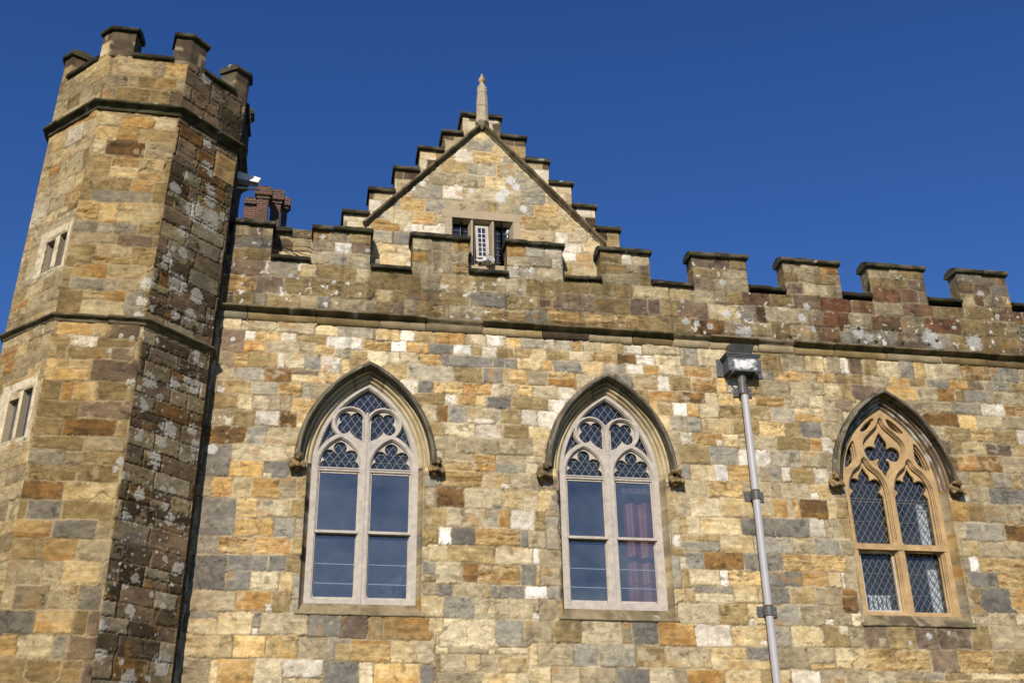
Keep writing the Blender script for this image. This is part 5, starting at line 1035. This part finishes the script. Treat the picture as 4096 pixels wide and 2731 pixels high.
# windows in the left canted face
for wi, (pr_, hd) in enumerate(((TWIN[:2], 8.96), (TWIN[2:], 6.83))):
    mb = MB(); pn = MB(); fm_ = MB()
    for (a, b, z0, z1) in pr_:
        sA, sB = 8*SIDE-b, 8*SIDE-a; q = lambda s, o, z: tuple(oct_pt(np.array(s), np.array(o), np.array(z)))
        f_ = [q(sA, -.0, z0), q(sB, -.0, z0), q(sB, -.0, z1), q(sA, -.0, z1)]; g_ = [q(sA, -.11, z0), q(sB, -.11, z0), q(sB, -.11, z1), q(sA, -.11, z1)]
        mb.add(f_+g_, [(0,1,5,4),(1,2,6,5),(2,3,7,6),(3,0,4,7)], [], lin(206,186,150))
        for (s0, s1) in ((sA+.008, sA+.035), (sB-.035, sB-.008)):
            fm_.add([q(s0,-.07,z0), q(s1,-.07,z0), q(s1,-.07,z1), q(s0,-.07,z1), q(s0,-.10,z0), q(s1,-.10,z0), q(s1,-.10,z1), q(s0,-.10,z1)], [(0,1,2,3),(1,5,6,2),(4,0,3,7)], [], (.3,.3,.3))
        fm_.add([q(sA,-.069,z1-.05), q(sB,-.069,z1-.05), q(sB,-.069,z1), q(sA,-.069,z1), q(sA,-.10,z1-.05), q(sB,-.10,z1-.05)], [(0,1,2,3),(4,5,1,0)], [], (.3,.3,.3))
        pn.add([q(sA,-.105,z0), q(sB,-.105,z0), q(sB,-.105,z1), q(sA,-.105,z1)], [(0,1,2,3)], [], (0,0,0))
    SA, SB, Z0, Z1 = 8*SIDE-pr_[1][1], 8*SIDE-pr_[0][0], pr_[0][2], max(pr_[0][3], pr_[1][3]); wcol = lin(240,222,186,.70)
    def slab(s0, s1, z0, z1, o=.012):
        n1, n2 = max(2, int((s1-s0)/.02)), max(2, int((z1-z0)/.02)); ss, zz = np.meshgrid(np.linspace(s0, s1, n1), np.linspace(z0, z1, n2))
        oo = o+(fbm(ss*14, zz*14, 411, 3)-.5)*.02; ed = np.zeros_like(oo, bool); ed[0] = ed[-1] = True; ed[:, 0] = ed[:, -1] = True; oo = np.where(ed, -.004, oo)
        mb.grid(oct_pt(ss, oo, zz), np.array(wcol)*(.55+.75*fbm(ss*13, zz*13, 412, 4))[..., None])
    slab(SA-.17, SA, Z0-.06, Z1+.15); slab(SB, SB+.07, Z0-.06, Z1+.15); slab(SA, SB, Z1, Z1+.15); slab(SA, SB, Z0-.06, Z0)
    slab(8*SIDE-pr_[1][0], 8*SIDE-pr_[0][1], Z0, Z1)
    wo = mb.build('window', M_trim, tower); fm_.build('window_frame', M_tin, wo); pn.build('pane', M_black, wo)  # opaque black panes paint the darkness inside the openings
    mb = MB(); cA = 8*SIDE-.7; c8 = [q(8*SIDE-.75,-.17,pr_[0][2]-.1), q(8*SIDE-.05,-.17,pr_[0][2]-.1), q(8*SIDE-.05,-.17,pr_[0][3]+.1), q(8*SIDE-.75,-.17,pr_[0][3]+.1)]
    d8 = [q(8*SIDE-.75,-.9,pr_[0][2]-.1), q(8*SIDE-.05,-.9,pr_[0][2]-.1), q(8*SIDE-.05,-.9,pr_[0][3]+.1), q(8*SIDE-.75,-.9,pr_[0][3]+.1)]
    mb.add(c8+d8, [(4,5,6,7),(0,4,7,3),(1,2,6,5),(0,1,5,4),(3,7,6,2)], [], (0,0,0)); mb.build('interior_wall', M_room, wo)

# ------------------------------------------------------------------ downpipe
dp = empty('downpipe', (6.0, 0, 0), 'pale grey round downpipe with lead rainwater head running down the wall', 'downpipe')
mb = MB(); ax, ay = 6.0, -.095
mb.tube([(ax, ay, 0), (ax, ay, 7.62)], .052, n=24, cap=False); mb.build('pipe', M_pipe, dp, True)
mb = MB(); mb.tube([(ax-.02, ay, 7.60), (ax-.02, ay, 7.72), (ax-.02, ay, 7.93)], [.058, .058, .078], n=24); mb.build('outlet', M_iron, dp, True)
hp = MB(); x0, x1, y0, zb, zt = 5.745, 6.215, -.23, 7.90, 8.15
hp.add([(x0,y0,zb),(x1,y0,zb),(x1,0,zb+.0),(x0,0,zb),(x0,y0,zt),(x1,y0,zt),(x1,0,zt),(x0,0,zt)], [(3,2,1,0),(0,1,5,4),(1,2,6,5),(3,0,4,7)], [], (.3,.3,.3))
for (a_, z0_, z1_) in ((.012, zt-.035, zt-.018), (.022, zt-.018, zt+.002), (.034, zt+.002, zt+.018)):
    hp.add([(x0-a_,y0-a_,z0_),(x1+a_,y0-a_,z0_),(x1+a_,.0,z0_),(x0-a_,.0,z0_),(x0-a_,y0-a_,z1_),(x1+a_,y0-a_,z1_),(x1+a_,.0,z1_),(x0-a_,.0,z1_)], [(3,2,1,0),(0,1,5,4),(1,2,6,5),(3,0,4,7),(4,5,6,7)], [], (.3,.3,.3))
hp.box(5.655, 5.78, -.014, .0, 7.885, 8.16); hp.box(6.215, 6.345, -.014, .0, 7.90, 8.175)
hp.tube([(5.70,-.014,8.10),(5.70,-.022,8.10)], .012, n=8); hp.tube([(5.70,-.014,7.95),(5.70,-.022,7.95)], .012, n=8)
gx, gz = np.meshgrid(np.linspace(x0+.004, x1-.004, 46), np.linspace(zb+.004, zt-.036, 26))
ed_ = np.minimum(np.minimum(gx-x0, x1-gx)/.13, np.minimum(gz-zb, zt-.03-gz)/.07)+(fbm(gx*22, gz*22, 61, 3)-.5)*1.3
bl = sstep(.35, .95, ed_)[..., None]; blc = np.array(lin(100,100,104))*(1-bl)+np.array(lin(232,232,228,.8))*bl*(.8+.4*fbm(gx*50, gz*50, 63, 2))[..., None]
hp.grid(np.stack([gx, gx*0+y0-.003, gz], -1), blc)
for i_ in range(len(hp.c)-1): hp.c[i_] = np.broadcast_to(np.array(lin(98,98,102)), hp.c[i_].shape)
hd = hp.build('rainwater_head', M_ironv, dp)
for bx in (5.80, 6.16):
    mb = MB(); mb.tube([(bx, -.01, zb-.028), (bx, y0-.012, zb-.022)], .014, n=10); mb.build('bracket', M_iron, dp)
mb = MB()                                                        # inlet chute, open top, flaring outwards
mb.add([(5.84,0,8.14),(6.14,0,8.14),(6.14,-.05,8.16),(5.84,-.05,8.16),(5.82,0,8.36),(6.21,0,8.36),(6.20,-.19,8.345),(5.83,-.19,8.345)], [(0,1,5,4),(3,2,6,7),(1,2,6,5),(0,3,7,4)], [], (.1,.1,.1))
for k in range(5):
    mb.add([(5.82+.012*k,-.02-.03*k,8.34),(5.832+.012*k,-.03-.03*k,8.34),(5.826+.012*k,-.03-.03*k,8.375)], [], [(0,1,2)], (.2,.2,.2)); mb.add([(6.20-.012*k,-.02-.03*k,8.34),(6.212-.012*k,-.03-.03*k,8.34),(6.206-.012*k,-.03-.03*k,8.375)], [], [(0,1,2)], (.2,.2,.2))
mb.build('inlet', M_iron, dp)
for zc in (7.655, 6.10, 4.52):
    mb = MB(); mb.box(ax-.135, ax+.145, -.022, .0, zc-.068, zc+.072); mb.tube([(ax, ay, zc-.062), (ax, ay, zc+.062)], .057, n=24)
    for bx in (ax-.105, ax+.118): mb.tube([(bx,-.022,zc+.035),(bx,-.032,zc+.035)], .011, n=8); mb.tube([(bx,-.022,zc-.03),(bx,-.032,zc-.03)], .011, n=8)
    mb.box(ax-.06, ax-.045, -.09, -.02, zc-.05, zc+.05); mb.box(ax+.045, ax+.06, -.09, -.02, zc-.05, zc+.05)
    co_ = mb.build('pipe_clip', M_iron, dp)
    for z_ in (zc-.062, zc+.062):
        mb = MB(); mb.tube([(ax, ay, z_-.010), (ax, ay, z_-.004), (ax, ay, z_+.004), (ax, ay, z_+.010)], [.056, .064, .064, .056], n=24); mb.build('ring', M_rust, co_, True)

# ------------------------------------------------------------------ chimney far behind
kk = 29/17
ch = empty('brick_chimney', (-1.18*kk, 15.5, 0), 'red brick chimney stack of three joined shafts behind the parapet beside the tower', 'chimney')
def shaft(x0, x1, Y, ztop, zcap, name='shaft'):
    mb = MB(); w_ = (x1-x0); cxx = (x0+x1)/2
    mb.box(x0, x1, Y, Y+w_, 10, ztop); mb.box(x0-.035, x1+.035, Y-.035, Y+w_+.035, zcap-.10, zcap+.0); mb.box(x0-.09, x1+.09, Y-.09, Y+w_+.09, zcap+.0, ztop+.02); mb.box(x0-.02, x1+.0, Y+.02, Y+w_-.02, ztop+.02, ztop+.12)
    return mb.build(name, M_brick, ch)
f_ = lambda x, z: (x*kk, 1.6+(z-1.6)*kk)
for (xa, xb, zt_, zc_, Y, d0) in ((-1.276,-1.088,12.33,12.19,15.0,17.0),(-1.078,-.900,12.60,12.42,15.6,17.5),(-.905,-.800,12.77,12.62,16.3,18.0)):
    q_ = (Y+14)/d0; shaft(xa*q_, xb*q_, Y, 1.6+(zt_-1.6)*q_, 1.6+(zc_-1.6)*q_)
mb = MB(); mb.box(-1.50*kk, -1.278*kk, 15.1, 15.5, 10, 1.6+(12.18-1.6)*kk); mb.box(-1.50*kk, -1.28*kk, 15.02, 15.5, 1.6+(12.02-1.6)*kk, 1.6+(12.10-1.6)*kk); mb.build('side_stack', M_brick, ch)
mb = MB(); mb.box(-1.6*kk, -.80*kk, 15.05, 17.2, 0, 10.0); mb.build('base', M_brick, ch)

# ------------------------------------------------------------------ small things
def beam(pts, w_, h_): pass
mb = MB()
mb.add([(-1.55,.08,10.80),(-1.04,.08,10.668),(-1.075,.08,10.592),(-1.55,.08,10.66),(-1.55,.22,10.80),(-1.04,.22,10.668),(-1.075,.22,10.592),(-1.55,.22,10.66)], [(3,2,1,0),(4,5,6,7),(0,1,5,4),(1,2,6,5),(2,3,7,6)], [], (.8,.8,.8))
mb.box(-1.55, -1.05, .22, .25, 10.555, 10.58)
o = mb.build('gutter_box', M_white); tag(o, 'white painted eaves box poking out from behind the tower', 'eaves box')
fl = empty('floodlight', (2.365, .16, 9.6), 'round white floodlight standing at the foot of the gable window', 'floodlight')
mb = MB(); a0 = Vector((2.345, .22, 9.66)); dr = Vector((.35, -.62, .18)).normalized()
mb.tube([a0-dr*.055, a0-dr*.045, a0, a0+dr*.04, a0+dr*.055], [.02, .038, .052, .064, .068], (.8,.8,.8), 20, cap=False); mb.fan([tuple(a0-dr*.055+Vector((.02*math.cos(t), 0, .02*math.sin(t)))) for t in [k*.4 for k in range(16)]], (.8,.8,.8)); mb.build('lamp_body', M_white, fl, True)
mb = MB(); mb.tube([a0+dr*.045, a0+dr*.047], [.062, .062], (.5,.5,.5), 20); mb.build('lens', M_pipe, fl)
mb = MB(); mb.tube([(2.345,.24,9.59),(2.33,.24,9.64),(2.345,.24,9.67)], .009, (.8,.8,.8), 8); mb.build('stand', M_white, fl)
mb = MB(); mb.tube([(2.18,.30,9.70),(2.20,.24,9.645),(2.27,.24,9.66),(2.30,.24,9.70)], .022, (.8,.8,.8), 10); o = mb.build('lamp_housing', M_white); tag(o, 'small white lamp housing inside the open casement beside the floodlight', 'lamp')
mb = MB(); mb.tube([(2.60,.03,9.96),(2.60,.03,10.01)], [.012,.010], (.8,.8,.8), 8); mb.tube([(2.60,.05,10.01),(2.60,.03,10.02),(2.60,.0,10.045),(2.60,-.02,10.06)], [.02,.028,.026,.012], (.8,.8,.8), 14); o = mb.build('security_camera', M_white, None, True); tag(o, 'tiny white security camera standing on a battlement in front of the gable window', 'camera')
def cable(pts, lab):
    mb = MB(); mb.tube(pts, .006, n=5); o = mb.build('cable', M_black); tag(o, lab, 'cable')
cable([(-.80,.24,9.70),(-.67,.24,9.655),(-.45,.24,9.665),(-.30,.24,9.67),(-.23,.24,9.635)], 'thick black cable strung level across the first gap in the battlements')
cable([(-.79,.24,9.70),(-.70,.24,9.66),(-.60,.24,9.61),(-.49,.24,9.55),(-.40,.24,9.50)], 'thin black cable sagging steeply across the first gap in the battlements')
cable([(-.79,.25,9.72),(-.66,.25,9.65),(-.50,.25,9.59),(-.36,.25,9.545),(-.24,.25,9.53)], 'thin black cable sagging gently across the first gap in the battlements')
def tuft(loc, nrm, s, lab, n=70, grp=None, seed=0):
    rr = random.Random(seed); mb = MB(); nr = Vector(nrm).normalized(); tx = nr.cross(Vector((0,0,1))).normalized()
    for k in range(n):
        a_ = rr.gauss(0, .42)*s; b_ = rr.gauss(0, .30)*s; p = Vector(loc)+tx*a_+Vector((0,0,b_)); d_ = (nr*rr.uniform(.2,1)+Vector((rr.uniform(-1,1),rr.uniform(-1,1),rr.uniform(-.2,1)))).normalized()*rr.uniform(.25,.6)*s
        sd = d_.cross(Vector((rr.random(),rr.random(),rr.random()))).normalized()*s*.10; c = lin(*rr.choice(((96,104,44),(70,84,36),(120,118,58),(88,78,40))))
        mb.add([p-sd, p+sd, p+d_+sd*.3, p+d_-sd*.3], [(0,1,2,3)], [], c)
    o = mb.build('moss_tuft', M_moss); tag(o, lab, 'plant', grp)
SP = [(6.864,8.60),(7.576,8.60),(7.708,8.81),(7.95,8.61),(7.99,8.82),(8.236,8.61),(8.569,8.85),(8.674,8.62),(9.106,8.62),(9.259,8.70)]
SL = ['leftmost small green tuft on the string course right of the downpipe','second green tuft from the left along the string course','green tuft in the joint above the string course, left of the red stone','tiny green tuft on the string course under the red stone','green tuft in the upper joint beside the red stone','green tuft on the string course above the lattice window','upper green tuft in a joint above the lattice window','upright green tuft growing above the string course, above the lattice window','second tuft from the right along the string course','rightmost small tuft above the string course']
for k, ((x_, z_), lb) in enumerate(zip(SP, SL)): tuft((x_, -.02, z_), (0,-1,0), .045, lb, 46, 'green tufts along the string course', k)
RM = [((.159,9.561),'mossy tuft high on the lichened tower face'),((.586,9.081),'mossy tuft in the middle of the lichened tower face, second from the top'),((.507,8.778),'mossy tuft on the tower face just below another tuft'),((.13,8.505),'mossy tuft near the tower corner above the lower string course'),((.726,7.93),'moss lying just above the lower string course of the tower'),((.967,7.632),'moss hanging under the lower string course of the tower')]
for k, ((u_, z_), lb) in enumerate(RM):
    p = oct_pt(np.array(SIDE+u_), np.array(.015), np.array(z_)); tuft(tuple(p), (.7,-.7,0), .05, lb, 60, 'moss tufts on the tower', 50+k)
